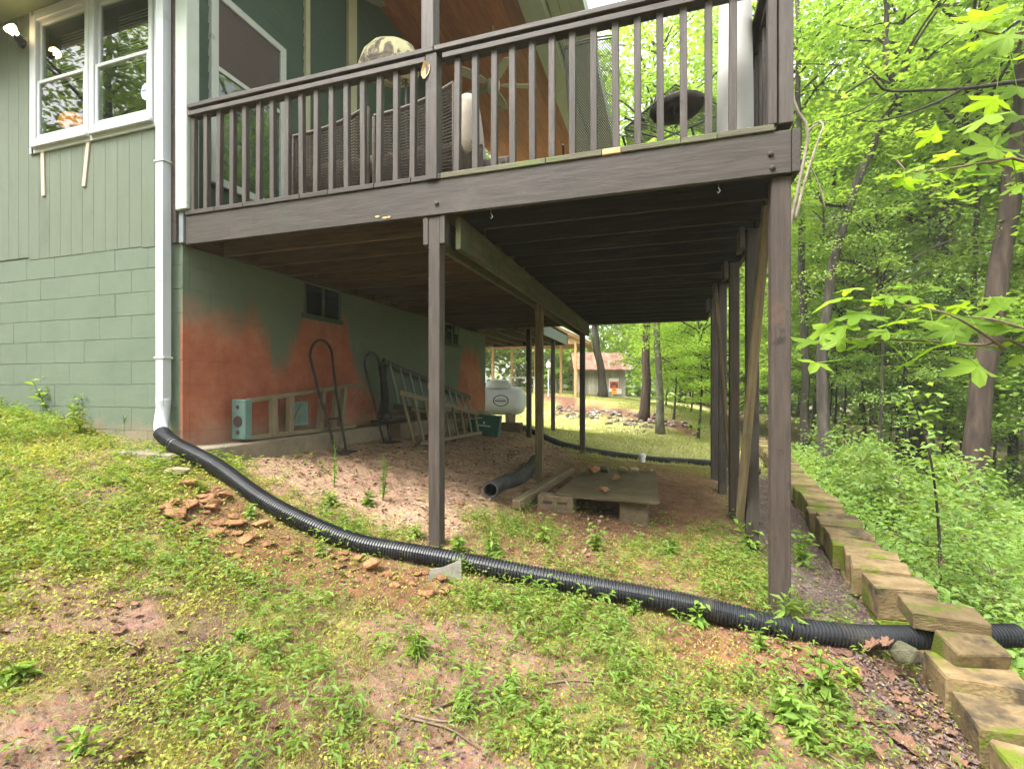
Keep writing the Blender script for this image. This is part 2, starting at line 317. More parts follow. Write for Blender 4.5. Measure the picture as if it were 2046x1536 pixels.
# painted blockwork: sprayed green over bare red primer, the overspray edge has its own shape (side wall only)
m, n, out = new_mat('block_paint'); p = nd(n, 'ShaderNodeBsdfPrincipled', Roughness=.85); g = n.nodes.new('ShaderNodeNewGeometry'); sp = n.nodes.new('ShaderNodeSeparateXYZ'); n.links.new(g.outputs['Position'], sp.inputs[0])
nz = nd(n, 'ShaderNodeTexNoise', Scale=1.15, Detail=3, Roughness=.5); mp = n.nodes.new('ShaderNodeMapping'); mp.inputs['Scale'].default_value = (1, 1.0, .8); mp.inputs['Location'].default_value = (3.1, .85, 1.7); n.links.new(g.outputs['Position'], mp.inputs[0]); n.links.new(mp.outputs[0], nz.inputs['Vector'])
fc = n.nodes.new('ShaderNodeFloatCurve'); cv = fc.mapping.curves[0]      # height of the green edge along the wall, y 3..11 m, 0..1 = z 0.5..3.0
edge = [(3.0, 2.06), (3.1, 2.09), (3.47, 2.11), (3.65, 2.09), (3.72, 2.18), (3.81, 2.20), (3.91, 2.06), (4.04, 1.91), (4.08, 1.71), (4.26, 1.72), (4.31, 1.86), (4.46, 2.08), (4.49, 2.24), (5.27, 2.31), (5.37, 2.01), (5.54, 1.64), (5.76, 1.4), (6.2, 1.07), (6.4, 0.75), (8.55, 0.75), (8.85, 1.7), (9.2, 2.3), (9.6, 2.25), (10.0, 1.9), (10.2, 1.5), (11, 1.5)]
while len(cv.points) < len(edge): cv.points.new(.5, .5)
for q, (y_, z_) in zip(cv.points, edge): q.location = ((y_-3)/8, (z_-.5)/2.5); q.handle_type = 'AUTO_CLAMPED'
fc.mapping.update()
def mth(n, op, a, b=None):
    x = nd(n, 'ShaderNodeMath', operation=op)
    for i, v in enumerate((a, b)):
        if v is None: continue
        if isinstance(v, (int, float)): x.inputs[i].default_value = v
        else: n.links.new(v, x.inputs[i])
    return x.outputs[0]
n.links.new(mth(n, 'DIVIDE', mth(n, 'SUBTRACT', sp.outputs[1], 3.0), 8.0), fc.inputs['Value'])
eh = mth(n, 'ADD', mth(n, 'MULTIPLY', fc.outputs[0], 2.5), .56); eh = mth(n, 'ADD', eh, mth(n, 'MULTIPLY', mth(n, 'SUBTRACT', nz.outputs[0], .5), .22))
nz2 = nd(n, 'ShaderNodeTexNoise', Scale=5.5, Detail=6, Roughness=.7); n.links.new(g.outputs['Position'], nz2.inputs['Vector']); eh = mth(n, 'ADD', eh, mth(n, 'MULTIPLY', mth(n, 'SUBTRACT', nz2.outputs[0], .5), .5))
dz = mth(n, 'SUBTRACT', sp.outputs[2], eh); mr = nd(n, 'ShaderNodeMapRange'); mr.inputs[1].default_value = -.20; mr.inputs[2].default_value = .14; n.links.new(dz, mr.inputs[0])
front = mth(n, 'LESS_THAN', sp.outputs[0], -3.935); side = mth(n, 'MAXIMUM', mr.outputs[0], front)
nr = nd(n, 'ShaderNodeTexNoise', Scale=2.5, Detail=7, Roughness=.7); n.links.new(g.outputs['Position'], nr.inputs['Vector'])
red = ramp(n, nr.outputs[0], [(.3, (.24, .070, .034)), (.5, (.34, .108, .056)), (.75, (.41, .185, .115))])
grn = ramp(n, nr.outputs[0], [(.3, (.100, .133, .092)), (.7, (.126, .162, .115))])
mx = n.nodes.new('ShaderNodeMixRGB'); n.links.new(side, mx.inputs[0]); n.links.new(red, mx.inputs[1]); n.links.new(grn, mx.inputs[2])
# splashed clay along the foot of the wall
ds = mth(n, 'ADD', sp.outputs[2], mth(n, 'MULTIPLY', nr.outputs[0], -.5)); m2 = nd(n, 'ShaderNodeMapRange'); m2.inputs[1].default_value = .98; m2.inputs[2].default_value = .80; m2.inputs[3].default_value = 0; m2.inputs[4].default_value = .75; n.links.new(ds, m2.inputs[0])
m3 = n.nodes.new('ShaderNodeMixRGB'); m3.inputs[2].default_value = (.33, .20, .13, 1); n.links.new(m2.outputs[0], m3.inputs[0]); n.links.new(mx.outputs[0], m3.inputs[1]); n.links.new(m3.outputs[0], p.inputs['Base Color'])
b = nd(n, 'ShaderNodeBump', Strength=.5, Distance=.006); nb = nd(n, 'ShaderNodeTexNoise', Scale=70, Detail=4); n.links.new(g.outputs['Position'], nb.inputs['Vector']); n.links.new(nb.outputs[0], b.inputs['Height']); n.links.new(b.outputs[0], p.inputs['Normal']); n.links.new(p.outputs[0], out.inputs[0])
# ground: soil kinds stored per vertex, fine clods and grit from noise
m, n, out = new_mat('ground'); p = nd(n, 'ShaderNodeBsdfPrincipled', Roughness=.95); p.inputs['Specular IOR Level'].default_value = .15
a = nd(n, 'ShaderNodeAttribute'); a.attribute_name = 'soil'; g = n.nodes.new('ShaderNodeNewGeometry')
z1 = nd(n, 'ShaderNodeTexNoise', Scale=9, Detail=8, Roughness=.7); n.links.new(g.outputs['Position'], z1.inputs['Vector']); v = ramp(n, z1.outputs[0], [(.25, (.45, .43, .42)), (.5, (1, 1, 1)), (.78, (1.5, 1.45, 1.4))])
mx = n.nodes.new('ShaderNodeMixRGB'); mx.blend_type = 'MULTIPLY'; mx.inputs[0].default_value = 1; n.links.new(a.outputs['Color'], mx.inputs[1]); n.links.new(v, mx.inputs[2])
vo = nd(n, 'ShaderNodeTexVoronoi', Scale=55); n.links.new(g.outputs['Position'], vo.inputs['Vector']); hs2 = n.nodes.new('ShaderNodeHueSaturation'); hs2.inputs['Saturation'].default_value = .5
m4 = n.nodes.new('ShaderNodeMixRGB'); m4.blend_type = 'OVERLAY'; m4.inputs[0].default_value = .3; n.links.new(vo.outputs['Color'], hs2.inputs['Color']); n.links.new(mx.outputs[0], m4.inputs[1]); n.links.new(hs2.outputs[0], m4.inputs[2]); n.links.new(m4.outputs[0], p.inputs['Base Color'])
b = nd(n, 'ShaderNodeBump', Strength=.9, Distance=.03); z2 = nd(n, 'ShaderNodeTexNoise', Scale=38, Detail=7, Roughness=.75); n.links.new(g.outputs['Position'], z2.inputs['Vector']); n.links.new(z2.outputs[0], b.inputs['Height']); n.links.new(b.outputs[0], p.inputs['Normal']); n.links.new(p.outputs[0], out.inputs[0])
# leaves
leafmat('leaf_forest', (.125, .235, .040), (.315, .430, .080), .55, (1.4, 1.4, .7))
leafmat('leaf_forest_b', (.150, .275, .050), (.340, .460, .105), .58, (1.4, 1.4, .7))
leafmat('leaf_gum', (.18, .31, .030), (.26, .38, .045), .62, (1.5, 1.5, .55), attr=False, rv=.12)
leafmat('leaf_under', (.110, .220, .050), (.280, .400, .110), .5)
leafmat('leaf_weed', (.120, .225, .035), (.250, .370, .070), .4)
leafmat('leaf_weed_yellow', (.12, .20, .03), (.28, .30, .04), .4)
leafmat('grass_fine', (.270, .260, .060), (.440, .390, .130), .3, (1.3, 1.2, .7), rv=0)
leafmat('cover_leaf', (.165, .215, .030), (.385, .405, .085), .38, rv=0)
leafmat('lawn_blade', (.22, .26, .07), (.40, .41, .15), .3, rv=0)
# ------------------------------------------------------------------ ground
CP = [(-6.36, 3.0, 1.30), (-5.18, 3.0, 1.15), (-4.4, 3.0, 1.0), (-3.95, 2.98, .93), (-8, 3, 1.5), (-1.55, 3.08, .39), (-1.46, 5.63, .37), (-1.46, 8.84, .30),
      (.6, 4.04, .25), (.6, 5.07, .26), (.6, 6.06, .28), (.6, 7.06, .26), (-3.72, 3.4, .88), (-3.72, 5.1, .84), (-3.72, 7.25, .78), (-3.6, 9.5, .70), (-3.0, 4.2, .72), (-2.5, 5.2, .62), (-2.5, 3.6, .58),
      (-3.29, 2.86, .83), (-2.79, 2.8, .63), (-2.37, 2.78, .495), (-1.98, 2.8, .395), (-1.27, 2.86, .33), (-.69, 2.9, .275), (-.09, 2.92, .232), (.25, 2.92, .20), (.58, 2.93, .16), (.95, 2.97, .135), (-2.57, 9.15, .55), (-2.54, 11.26, .50),
      (-.7, 4.6, .24), (-.15, 4.65, .21), (-.5, 5.6, .30), (-.46, 10.1, .10), (1.0, 9, .12), (1.2, 5, .09), (1.15, 3.6, .07), (1.1, 2.4, .0), (1.0, 1.5, -.03), (0, 1.2, .06), (-1, 1.2, .17), (-2, 1.1, .34), (-3, 1.2, .52), (-4.5, 1.4, .84), (-6.5, 1.2, 1.2), (0, 0, 0), (-2, 0, .3), (2, 0, -.35), (0, -4, -.1), (-6, -3, 1.0), (4, -3, -.9),
      (1.75, 2.4, -.30), (1.85, 3.5, -.28), (2.0, 5.5, -.22), (2.2, 8, -.15), (2.5, 12, -.10), (3, 2.5, -.65), (3.5, 6, -.62), (6, 4, -1.3), (5.35, 11.1, -.95), (10, 8, -1.9), (10, 16, -1.6), (18, 12, -2.6), (6, 18, -.8), (3, 16, -.35),
      (-4.405, 20.1, .23), (-2.18, 17.14, .17), (-.435, 15.07, .12), (.7, 12.8, .12), (-4.73, 21.58, .89), (-2.37, 18.66, .565), (-.465, 16.1, .317), (-5.38, 25.6, 1.26), (-3.34, 26.2, 1.07), (-1.19, 24.8, .85), (-7.56, 23.8, 1.45), (-3.85, 30.2, 1.05), (2, 26, .2), (8, 30, -.5),
      (-6, 14, .45), (-9, 17, .8), (-12, 24, 1.6), (-12, 3, 1.9), (-12, 10, 1.2), (-25, 5, 3), (-25, 25, 2.5), (-20, -15, 2), (0, -20, -.5), (20, -15, -3), (30, 20, -3.6), (20, 45, -2), (-10, 50, 1.5),
      (70, 0, -5), (70, 70, -4), (0, 100, 0), (-70, 70, 3), (-70, 0, 5), (-70, -70, 4), (0, -100, -2), (70, -70, -5), (160, 0, -5), (0, 160, 0), (-160, 0, 5), (0, -160, -2), (160, 160, -4), (-160, 160, 4), (160, -160, -4), (-160, -160, 4)]
CP = np.array(CP); N = len(CP)
def tk(d2): return .5*d2*np.log(d2+1e-9)
D2 = ((CP[:, None, :2]-CP[None, :, :2])**2).sum(-1); A = np.zeros((N+3, N+3)); A[:N, :N] = tk(D2)+np.eye(N)*.03; A[:N, N] = 1; A[:N, N+1:] = CP[:, :2]; A[N:, :N] = A[:N, N:].T
TW = np.linalg.solve(A, np.r_[CP[:, 2], 0, 0, 0])
def tps(x, y):
    out = np.empty(len(x))
    for i in range(0, len(x), 20000):
        q = np.stack([x[i:i+20000], y[i:i+20000]], 1); d = ((q[:, None]-CP[None, :, :2])**2).sum(-1); out[i:i+20000] = tk(d)@TW[:N]+TW[N]+q@TW[N+1:]
    return out
def axis(a, b, st, lo, hi, g):
    m = list(np.arange(a, b+1e-6, st)); v, d = b, st
    while v < hi: d *= g; v += d; m.append(v)
    v, d = a, st; l = []
    while v > lo: d *= g; v -= d; l.append(v)
    return np.array(l[::-1]+m)
GX = axis(-7, 2.2, .045, -170, 170, 1.12); GY = axis(.4, 7.5, .045, -170, 170, 1.10)
mx_, my_ = np.meshgrid(GX, GY); fx_, fy_ = mx_.ravel(), my_.ravel()
gz = tps(fx_, fy_); near = np.exp(-((fx_+1)/9)**2-((fy_-4)/9)**2)
gz += near*((fbm(fx_*1.7, fy_*1.7, 3)-.5)*.10+(fbm(fx_*7, fy_*7, 11, 3)-.5)*.035)
_dk = sst(3.2, 3.6, fy_)*sst(9.5, 9, fy_)*sst(-1.0, -1.8, fx_)*sst(-3.75, -3.5, fx_); gz += _dk*((fbm(fx_*5, fy_*5, 41, 4)-.5)*.11+(np.abs(fbm(fx_*14, fy_*14, 43, 3)-.5))*.05)
GZ = gz.reshape(mx_.shape)
def gh(x, y):
    x = np.atleast_1d(np.asarray(x, float)); y = np.atleast_1d(np.asarray(y, float))
    i = np.clip(np.searchsorted(GX, x)-1, 0, len(GX)-2); j = np.clip(np.searchsorted(GY, y)-1, 0, len(GY)-2)
    u = (x-GX[i])/(GX[i+1]-GX[i]); v = (y-GY[j])/(GY[j+1]-GY[j])
    return GZ[j, i]*(1-u)*(1-v)+GZ[j, i+1]*u*(1-v)+GZ[j+1, i]*(1-u)*v+GZ[j+1, i+1]*u*v
def g1(x, y): return float(gh(x, y)[0])
def gpt(x, y, dz=0): return Vector((x, y, g1(x, y)+dz))
def onG(x, y, w0=.8, w1=60):
    """where a line of sight from the tripod meets the ground"""
    for w in np.geomspace(w0, w1, 900):
        q = at(x, y, w)
        if q.z <= g1(q.x, q.y): return q
    return at(x, y, w1)
# where each kind of soil lies
PIPE = [(-3.945, 2.925, 1.135), (-3.86, 2.90, 1.10), (-3.72, 2.88, 1.045), (-3.29, 2.86, .905), (-2.79, 2.80, .70), (-2.37, 2.78, .565), (-1.98, 2.80, .462), (-1.6, 2.83, .425), (-1.27, 2.86, .395), (-.69, 2.90, .337), (-.09, 2.92, .295), (.25, 2.92, .265), (.58, 2.93, .218), (.95, 3.01, .185), (1.25, 3.13, .165), (1.55, 3.27, .150), (1.84, 3.37, .150)]
PX, PY = np.array([q[0] for q in PIPE[2:]]), np.array([q[1] for q in PIPE[2:]])
def pipe_y(x): return np.interp(x, PX, PY)
def zones(x, y):
    n1 = fbm(x*1.3, y*1.3, 21); n2 = fbm(x*4, y*4, 31); j = (n2-.5)
    deck = sst(3.0, 3.35, y+j*.5)*sst(9.6, 9.0, y)*sst(.75, .45, x)*sst(-4.2, -3.9, x)
    tan = deck*sst(-1.1, -1.7, x+j*.7)
    redd = deck*(1-tan)*sst(6.9, 6.3, y)*sst(.60, .30, n1*.5+.5*np.abs((x+.6))/1.6-.1*sst(4.3, 5.0, y))
    gravel = sst(.62, .80, x+j*.25)*sst(1.42, 1.36, x-.06*(y-3))*sst(3.0, 3.3, y)*sst(13, 11, y)
    litter = np.maximum(sst(.55, .95, x+j*.5)*sst(1.75, 1.5, x)*sst(3.1, 2.9, y)*sst(.2, .8, y), 0)
    forest = sst(1.4, 1.9, x-.07*np.clip(y-3, 0, 10))*(1-sst(14, 18, y)*sst(3, 0, x))
    py = pipe_y(x)
    rocky = sst(.75, .45, np.abs(y-(py-.30))/np.maximum(.01, .42))*sst(-3.35, -3.0, x)*sst(-1.0, -1.35, x)
    side = sst(.4, .15, np.abs(y-(py-.16)))*sst(-.2, .2, x)*sst(1.3, 1.0, x)
    bare = np.maximum.reduce([sst(.62, .25, np.hypot((x+.50)/.75, (y-1.60)/.28)+j*.7), sst(.30, .08, np.hypot(x+2.0, y-1.0)+j*.45), sst(.22, .06, np.hypot(x+2.35, y-1.6)+j*.4), sst(.60, .70, fbm(x*2.3+5, y*2.3, 131))*.75, sst(.76, .86, n1)*.8])
    bank = sst(.95, .45, np.abs((x+2.6)*.73+(y-18.2)*.68-1.15))*sst(-7, -5, x)*sst(1.2, .6, x)*sst(12, 13, y)
    lawn = sst(8.6, 9.3, y+j)*(1-forest)*(1-bank)*sst(-2.2, -1.6, x-.0*y+sst(9.5, 10.5, y)*6)
    return dict(deck=deck, tan=tan, redd=redd, gravel=gravel, litter=litter, forest=forest, rocky=rocky, side=side, bare=bare, bank=bank, lawn=lawn, n1=n1, n2=n2)
Z = zones(fx_, fy_)
def lay(c, k, col, mask): return c*(1-mask[:, None]*k)+np.array(col)*mask[:, None]*k
soil = np.tile(np.array([.175, .110, .070]), (len(fx_), 1))
soil = lay(soil, .85, (.265, .245, .075), sst(.44, .62, fbm(fx_*5.5, fy_*5.5, 203))*(1-Z['bare'])); soil = lay(soil, .7, (.095, .060, .042), sst(.56, .68, fbm(fx_*9, fy_*9, 207))*(1-Z['bare']))
soil = lay(soil, .9, (.29, .178, .125), Z['bare']); soil = lay(soil, 1, (.22, .128, .072), Z['deck']); soil = lay(soil, 1, (.345, .222, .148), Z['tan']); soil = lay(soil, .8, (.150, .078, .045), Z['redd'])
soil = lay(soil, .85, (.19, .092, .050), Z['rocky']); soil = lay(soil, .8, (.25, .105, .06), Z['side']); soil = lay(soil, .95, (.155, .115, .105), Z['gravel']); soil = lay(soil, .9, (.155, .088, .072), Z['litter'])
soil = lay(soil, .9, (.10, .085, .040), Z['forest']); soil = lay(soil, .9, (.36, .35, .14), Z['lawn']); soil = lay(soil, 1, (.16, .075, .05), Z['bank'])
nx_, ny_ = len(GX), len(GY); ii = np.arange(nx_*ny_).reshape(ny_, nx_)
gme = np_mesh('ground', np.stack([fx_, fy_, gz], 1), np.stack([ii[:-1, :-1], ii[:-1, 1:], ii[1:, 1:], ii[1:, :-1]], -1).reshape(-1, 4), smooth=True)
sa_ = gme.color_attributes.new('soil', 'FLOAT_COLOR', 'POINT'); sa_.data.foreach_set('color', np.c_[soil, np.ones(len(soil))].astype(np.float32).ravel())
tag(obj('ground', gme, 'ground'), kind='structure')

# ------------------------------------------------------------------ house
XW, Y0 = -3.91, 3.08
FB, FT = 2.71, 2.95            # deck fascia bottom and top
house = thing('house', 'green house with painted block foundation, grooved siding and white windows beside the deck', 'house', (-6.5, 6.0, .8))
bw, bh = .4064, .2032
fwall = obj('block_wall', None, None, house)            # empty group would not show: carries the mortar core
core = MB(); core.box((-7.9, Y0+.0045, .3), (XW-.0045, Y0+.2, FB+.10)); core.box((XW-.2, Y0+.2, .3), (XW-.0045, 10.33, FB+.23))
bpy.data.objects.remove(fwall); fwall = core.build('block_wall', 'block_paint', house)
zc0 = 2.348-9*bh
blk = {}
def block(L, d, jz):
    key = (round(L, 3), d)
    if key not in blk:
        V, F = cbox(L-.0012, .06, bh-.004, .0012); me = bpy.data.meshes.new('block'); me.from_pydata(V, [], F); blk[key] = me
    return blk[key]
for r in range(11):
    z = zc0+(r+.5)*bh
    if z+bh/2 > FB+.13: continue
    # front face (looks toward -Y) from the corner leftwards
    x = XW; first = True
    while x > -7.7:
        L = bw/2 if (first and r % 2) else bw; first = False
        if g1(x-L/2, Y0-.05) < z+bh/2: obj('block', block(L, 0, 0), 'block_paint', fwall, Matrix.Translation((x-L/2, Y0+.03+random.uniform(-.0012, .0012), z)))
        x -= L
    y = Y0+.065; first = True
    while y < 10.3:
        L = (bw/2 if r % 2 == 0 else bw) if first else bw; first = False
        L = min(L, 10.33-y)
        wins = [(4.52, 5.18, 2.35, 2.80), (8.22, 8.82, 2.35, 2.80)]
        if L > .05 and z+bh/2 > .6 and not any(a < y+L/2 < b and c < z < d for a, b, c, d in wins):
            obj('block', block(L, 1, 0), 'block_paint', fwall, Matrix.Translation((XW-.03+random.uniform(-.0012, .0012), y+L/2, z))@Matrix.Rotation(R(90), 4, 'Z'))
        y += L
boxp('footing', (-3.92, 3.0, .55), (-3.62, 9.9, 1.005), 'footing', house, .012)
boxp('splash_slab', (-4.35, 2.78, .80), (-3.66, 3.0, .99), 'footing', house, .012)
for y0_, y1_ in ((4.53, 5.17), (8.23, 8.81)):
    wv = boxp('basement_window', (XW-.02, y0_, 2.36), (XW-.004, y1_, 2.70), 'dark_glass', house, .001)
    for a, b in (((XW-.01, y0_, 2.36), (XW+.012, y0_+.03, 2.70)), ((XW-.01, y1_-.03, 2.36), (XW+.012, y1_, 2.70)), ((XW-.01, (y0_+y1_)/2-.02, 2.362), (XW+.010, (y0_+y1_)/2+.02, 2.698))): boxp('window_frame', a, b, 'porch_siding', wv, .002)
    boxp('window_sill', (XW-.02, y0_-.04, 2.30), (XW+.02, y1_+.04, 2.355), 'porch_siding', wv, .004)
# upper front wall: grooved vertical boards round the window opening
WX0, WX1, WZ0, WZ1 = -5.84, -4.18, 3.83, 5.08
SB = FB+.035; ST = 5.14
sidew = boxp('front_wall', (-8.0, Y0+.006, SB+.02), (WX0, Y0+.12, ST), 'siding', house, 0); boxp('wall_backing', (WX1, Y0+.006, SB+.02), (XW-.001, Y0+.12, ST), 'siding', sidew, 0)
boxp('wall_backing', (WX0, Y0+.006, SB+.02), (WX1, Y0+.12, WZ0+.02), 'siding', sidew, 0); boxp('wall_backing', (WX0, Y0+.006, WZ1-.02), (WX1, Y0+.12, ST), 'siding', sidew, 0)
x = XW-.02; i = 0; BWD = .152
while x > -7.9:
    x0 = x-BWD; drop = -.012 if i < 3 else (.0 if i < 13 else .028); zb = SB+drop
    segs = [(zb, ST)]
    if x0 < WX1 and x > WX0: segs = [(zb, WZ0+.01), (WZ1-.01, ST)]
    for a, b in segs: board('siding_board', ((x+x0)/2, Y0+.008, a), ((x+x0)/2, Y0+.008, b), BWD-.002, .024, 'siding', sidew, (1, 0, 0), .0014)
    x = x0; i += 1
# soffit, roof
boxp('soffit', (-9, 2.72, 5.145), (XW+.1, Y0+.1, 5.17), 'soffit_green', house, 0)
boxp('eave_fascia', (-9, 2.68, 5.12), (XW+.1, 2.718, 5.36), 'trim_white', house, .004)
rf = MB(); rf.add([(-9, 2.66, 5.37), (-3.8, 2.66, 5.37), (-3.8, 7.0, 7.4), (-9, 7.0, 7.4), (-9, 11.4, 5.6), (-3.8, 11.4, 5.6), (-9, 2.66, 5.5), (-3.8, 2.66, 5.5), (-3.8, 7.0, 7.55), (-9, 7.0, 7.55), (-9, 11.4, 5.75), (-3.8, 11.4, 5.75)],
   [(0, 3, 2, 1), (3, 4, 5, 2), (6, 7, 8, 9), (9, 8, 11, 10), (0, 1, 7, 6), (1, 2, 8, 7), (2, 5, 11, 8), (5, 4, 10, 11), (4, 3, 9, 10), (3, 0, 6, 9)]); rf.build('roof', 'barn_wood', house)
# window pair
def window(x0, x1, name='window'):
    w = MB(); yf = Y0-.035
    fr = MB()
    for a, b in (((x0, yf, WZ0), (x0+.05, Y0+.05, WZ1)), ((x1-.05, yf, WZ0), (x1, Y0+.05, WZ1)), ((x0+.05, yf, WZ1-.06), (x1-.05, Y0+.05, WZ1)), ((x0+.05, yf, WZ0), (x1-.05, Y0+.05, WZ0+.06))): fr.box(a, b, .006)
    fo = fr.build(name, 'vinyl_white', house)
    zm = WZ0+.60
    for k, (za, zb, yo) in enumerate(((WZ0+.06, zm+.015, .012), (zm-.015, WZ1-.06, .032))):
        s_ = MB(); y_ = yf+yo
        s_.box((x0+.05, y_, za), (x0+.085, y_+.03, zb), .004); s_.box((x1-.085, y_, za), (x1-.05, y_+.03, zb), .004); s_.box((x0+.085, y_, zb-.035), (x1-.085, y_+.03, zb), .004); s_.box((x0+.085, y_, za), (x1-.085, y_+.03, za+.035), .004)
        s_.build('sash', 'vinyl_white', fo)
        g_ = MB(); g_.box((x0+.08, y_+.012, za+.03), (x1-.08, y_+.016, zb-.03)); g_.build('pane', 'glass', fo)
    sl = MB(); sl.box((x0-.0, yf-.018, WZ0-.03), (x1+.0, yf+.02, WZ0+.004), .006); sl.build('window_sill', 'vinyl_white', fo)
    # blind with slats inside the upper sash
    bl = MB()
    for q in range(17): zz = WZ1-.09-q*.030; bl.bar((x0+.09, Y0+.16, zz), (x1-.09, Y0+.16, zz), .026, .004, (0, .5, .8))
    bl.build('blind', 'curtain', fo)
    return fo
xm = (WX0+WX1)/2
window(WX0+.04, xm-.012); window(xm+.012, WX1-.04)
ca = MB()
for a, b in (((WX0, Y0-.02, WZ0-.07), (WX1, Y0+.01, WZ0-.002)), ((WX0, Y0-.02, WZ1+.002), (WX1, Y0+.01, WZ1+.055)), ((WX0-.03, Y0-.02, WZ0-.07), (WX0+.038, Y0+.01, WZ1+.055)), ((WX1-.038, Y0-.022, WZ0-.068), (WX1+.02, Y0+.012, WZ1+.053)), ((xm-.010, Y0-.03, WZ0), (xm+.010, Y0+.02, WZ1))): ca.box(a, b, .004)
ca.build('window_casing', 'vinyl_white', house)
rm = MB(); rm.add([(-6.3, Y0+.125, 3.2), (-4.05, Y0+.125, 3.2), (-4.05, 5.6, 3.2), (-6.3, 5.6, 3.2), (-6.3, Y0+.125, 5.3), (-4.05, Y0+.125, 5.3), (-4.05, 5.6, 5.3), (-6.3, 5.6, 5.3)], [(0, 1, 2, 3), (7, 6, 5, 4), (3, 2, 6, 7), (0, 3, 7, 4), (1, 5, 6, 2)]); rm.build('room', 'room_dark', house)
st_ = MB(); yst = Y0-.035+.012+.010; V = [(WX1-.145+.06*math.cos(t)*(.9 if math.cos(t) < 0 else .6), yst, WZ0+.255+.075*math.sin(t)) for t in np.linspace(0, 6.283, 9)[:-1]]; st_.add(V+[(v[0], v[1]-.002, v[2]) for v in V], [tuple(range(7, -1, -1)), tuple(range(8, 16))][:2]); sk = st_.build('sticker', 'sticker', house)
boxp('print', (WX1-.185, yst-.0045, WZ0+.262), (WX1-.120, yst-.0025, WZ0+.274), 'print_blue', sk, 0)
# two bare strips below the window
for (xa, za), (xb, zb) in (((-5.69, 3.76), (-5.675, 3.34)), ((-5.055, 3.76), (-5.115, 3.36))): board('bare_strip', (xa, Y0-.010, za), (xb, Y0-.010, zb), .045, .012, 'tan_strip', house, (1, 0, 0), .002)
boxp('siding_vent', (-6.02, Y0-.006, 4.84), (-5.94, Y0-.003, 4.92), 'steel', house, .001)
# corner trim
cn = MB(); cn.box((XW-.03, Y0-.045, 3.0), (XW+.10, Y0+.075, 6.95), .006); cn.build('corner_trim', 'trim_white', house)
cf = MB(); cf.box((XW-.075, Y0-.035, FB+.02), (XW-.035, Y0-.006, 5.12), .004); cf.build('corner_strip', 'post_brown', house)
lb = MB(); lb.box((XW-.02, Y0-.02, FB+.02), (XW+.03, Y0+.05, 2.99), .003); lb.build('corner_flashing', 'sheet_grey', house)
# porch side wall above the deck: lap siding, window and door
pw = boxp('porch_wall', (XW-.15, Y0+.12, FT+.01), (XW-.022, 10.33, 6.95), 'porch_siding', house, 0)
z = 3.0
while z < 6.93: board('siding_board', (XW-.014, Y0+.09, z+.075), (XW-.014, 10.33, z+.075), .152, .014, 'porch_siding', pw, (.10, 0, 1), .002); z += .148
def pwin(y0_, y1_, z0, z1):
    o = MB()
    for a, b in (((XW-.03, y0_, z0), (XW+.035, y0_+.075, z1)), ((XW-.03, y1_-.075, z0), (XW+.035, y1_, z1)), ((XW-.03, y0_+.075, z1-.075), (XW+.033, y1_-.075, z1)), ((XW-.03, y0_+.075, z0), (XW+.033, y1_-.075, z0+.075))): o.box(a, b, .006)
    o = o.build('porch_window', 'trim_white', house); zm = z0+(z1-z0)*.60
    boxp('meeting_rail', (XW-.02, y0_+.077, zm-.02), (XW+.022, y1_-.077, zm+.025), 'trim_white', o, .004)
    boxp('pane', (XW+.002, y0_+.07, z0+.07), (XW+.006, y1_-.07, zm-.018), 'glass', o, 0); boxp('shade', (XW-.012, y0_+.07, z0+.07), (XW-.006, y1_-.07, z1-.07), 'room_dark', o, 0)
    boxp('screen', (XW+.008, y0_+.07, zm+.02), (XW+.011, y1_-.07, z1-.07), 'shade_brown', o, 0)
pwin(3.33, 4.23, 3.35, 5.13)
dr = boxp('porch_door', (XW-.02, 4.62, 3.0), (XW+.012, 5.28, 6.6), 'porch_siding', house, .003)
for a, b in (((XW-.02, 4.53, 3.0), (XW+.03, 4.60, 6.6)), ((XW-.02, 5.29, 3.0), (XW+.045, 5.46, 6.6))): boxp('door_casing', a, b, 'trim_cream', dr, .004)
lk = MB(); lk.tube([(XW+.012, 5.2, 3.98), (XW+.06, 5.2, 3.98)], .022, 10); lk.build('door_knob', 'chrome', dr)
# porch ceiling and its roof
CZ = 6.95
pc = boxp('porch_ceiling', (XW, 2.7, CZ+.03), (-1.1, 13.2, CZ+.20), 'barn_wood', house, 0)
xx = XW+.06; i = 0
while xx < -1.98: board('ceiling_board', (xx, 2.75, CZ+.02), (xx, 13.1, CZ+.02), .118, .018, 'pine', pc, (1, 0, 0), .003); xx += .121
boxp('porch_beam', (-1.93, 2.72, CZ-.16), (-1.62, 13.1, CZ+.028), 'trim_white', house, .005)
xx = -1.60
for a in (-1.53, -1.38, -1.23): board('soffit_board', (a, 2.72, CZ+.02), (a, 13.1, CZ+.02), .145, .018, 'trim_white', pc, (1, 0, 0), .004)
boxp('eave_fascia', (-1.15, 2.70, CZ-.04), (-1.10, 13.15, CZ+.22), 'trim_white', house, .004)
# floodlight
fl = thing('floodlight', 'lit floodlight bulb on the green wall left of the white windows', 'light', (-5.98, Y0-.01, 4.87))
l_ = MB(); l_.tube([(-5.98, Y0-.004, 4.86), (-5.98, Y0-.03, 4.86)], .045, 14); l_.build('base_plate', 'black_metal', fl)
l_ = MB(); l_.tube([(-5.98, Y0-.03, 4.86), (-6.0, Y0-.09, 4.885), onY(37, 76, Y0-.12)], [.016, .02, .035], 10); l_.build('lamp_holder', 'black_metal', fl)
q0 = onY(35, 73, Y0-.12); q1 = onY(16, 52, Y0-.18); dd = (q1-q0)
l_ = MB(); l_.tube([q0+dd*t for t in (0, .3, .7, .95, 1.0)], [.024, .032, .050, .048, .016], 16); l_.build('bulb', 'bulb', fl, True)
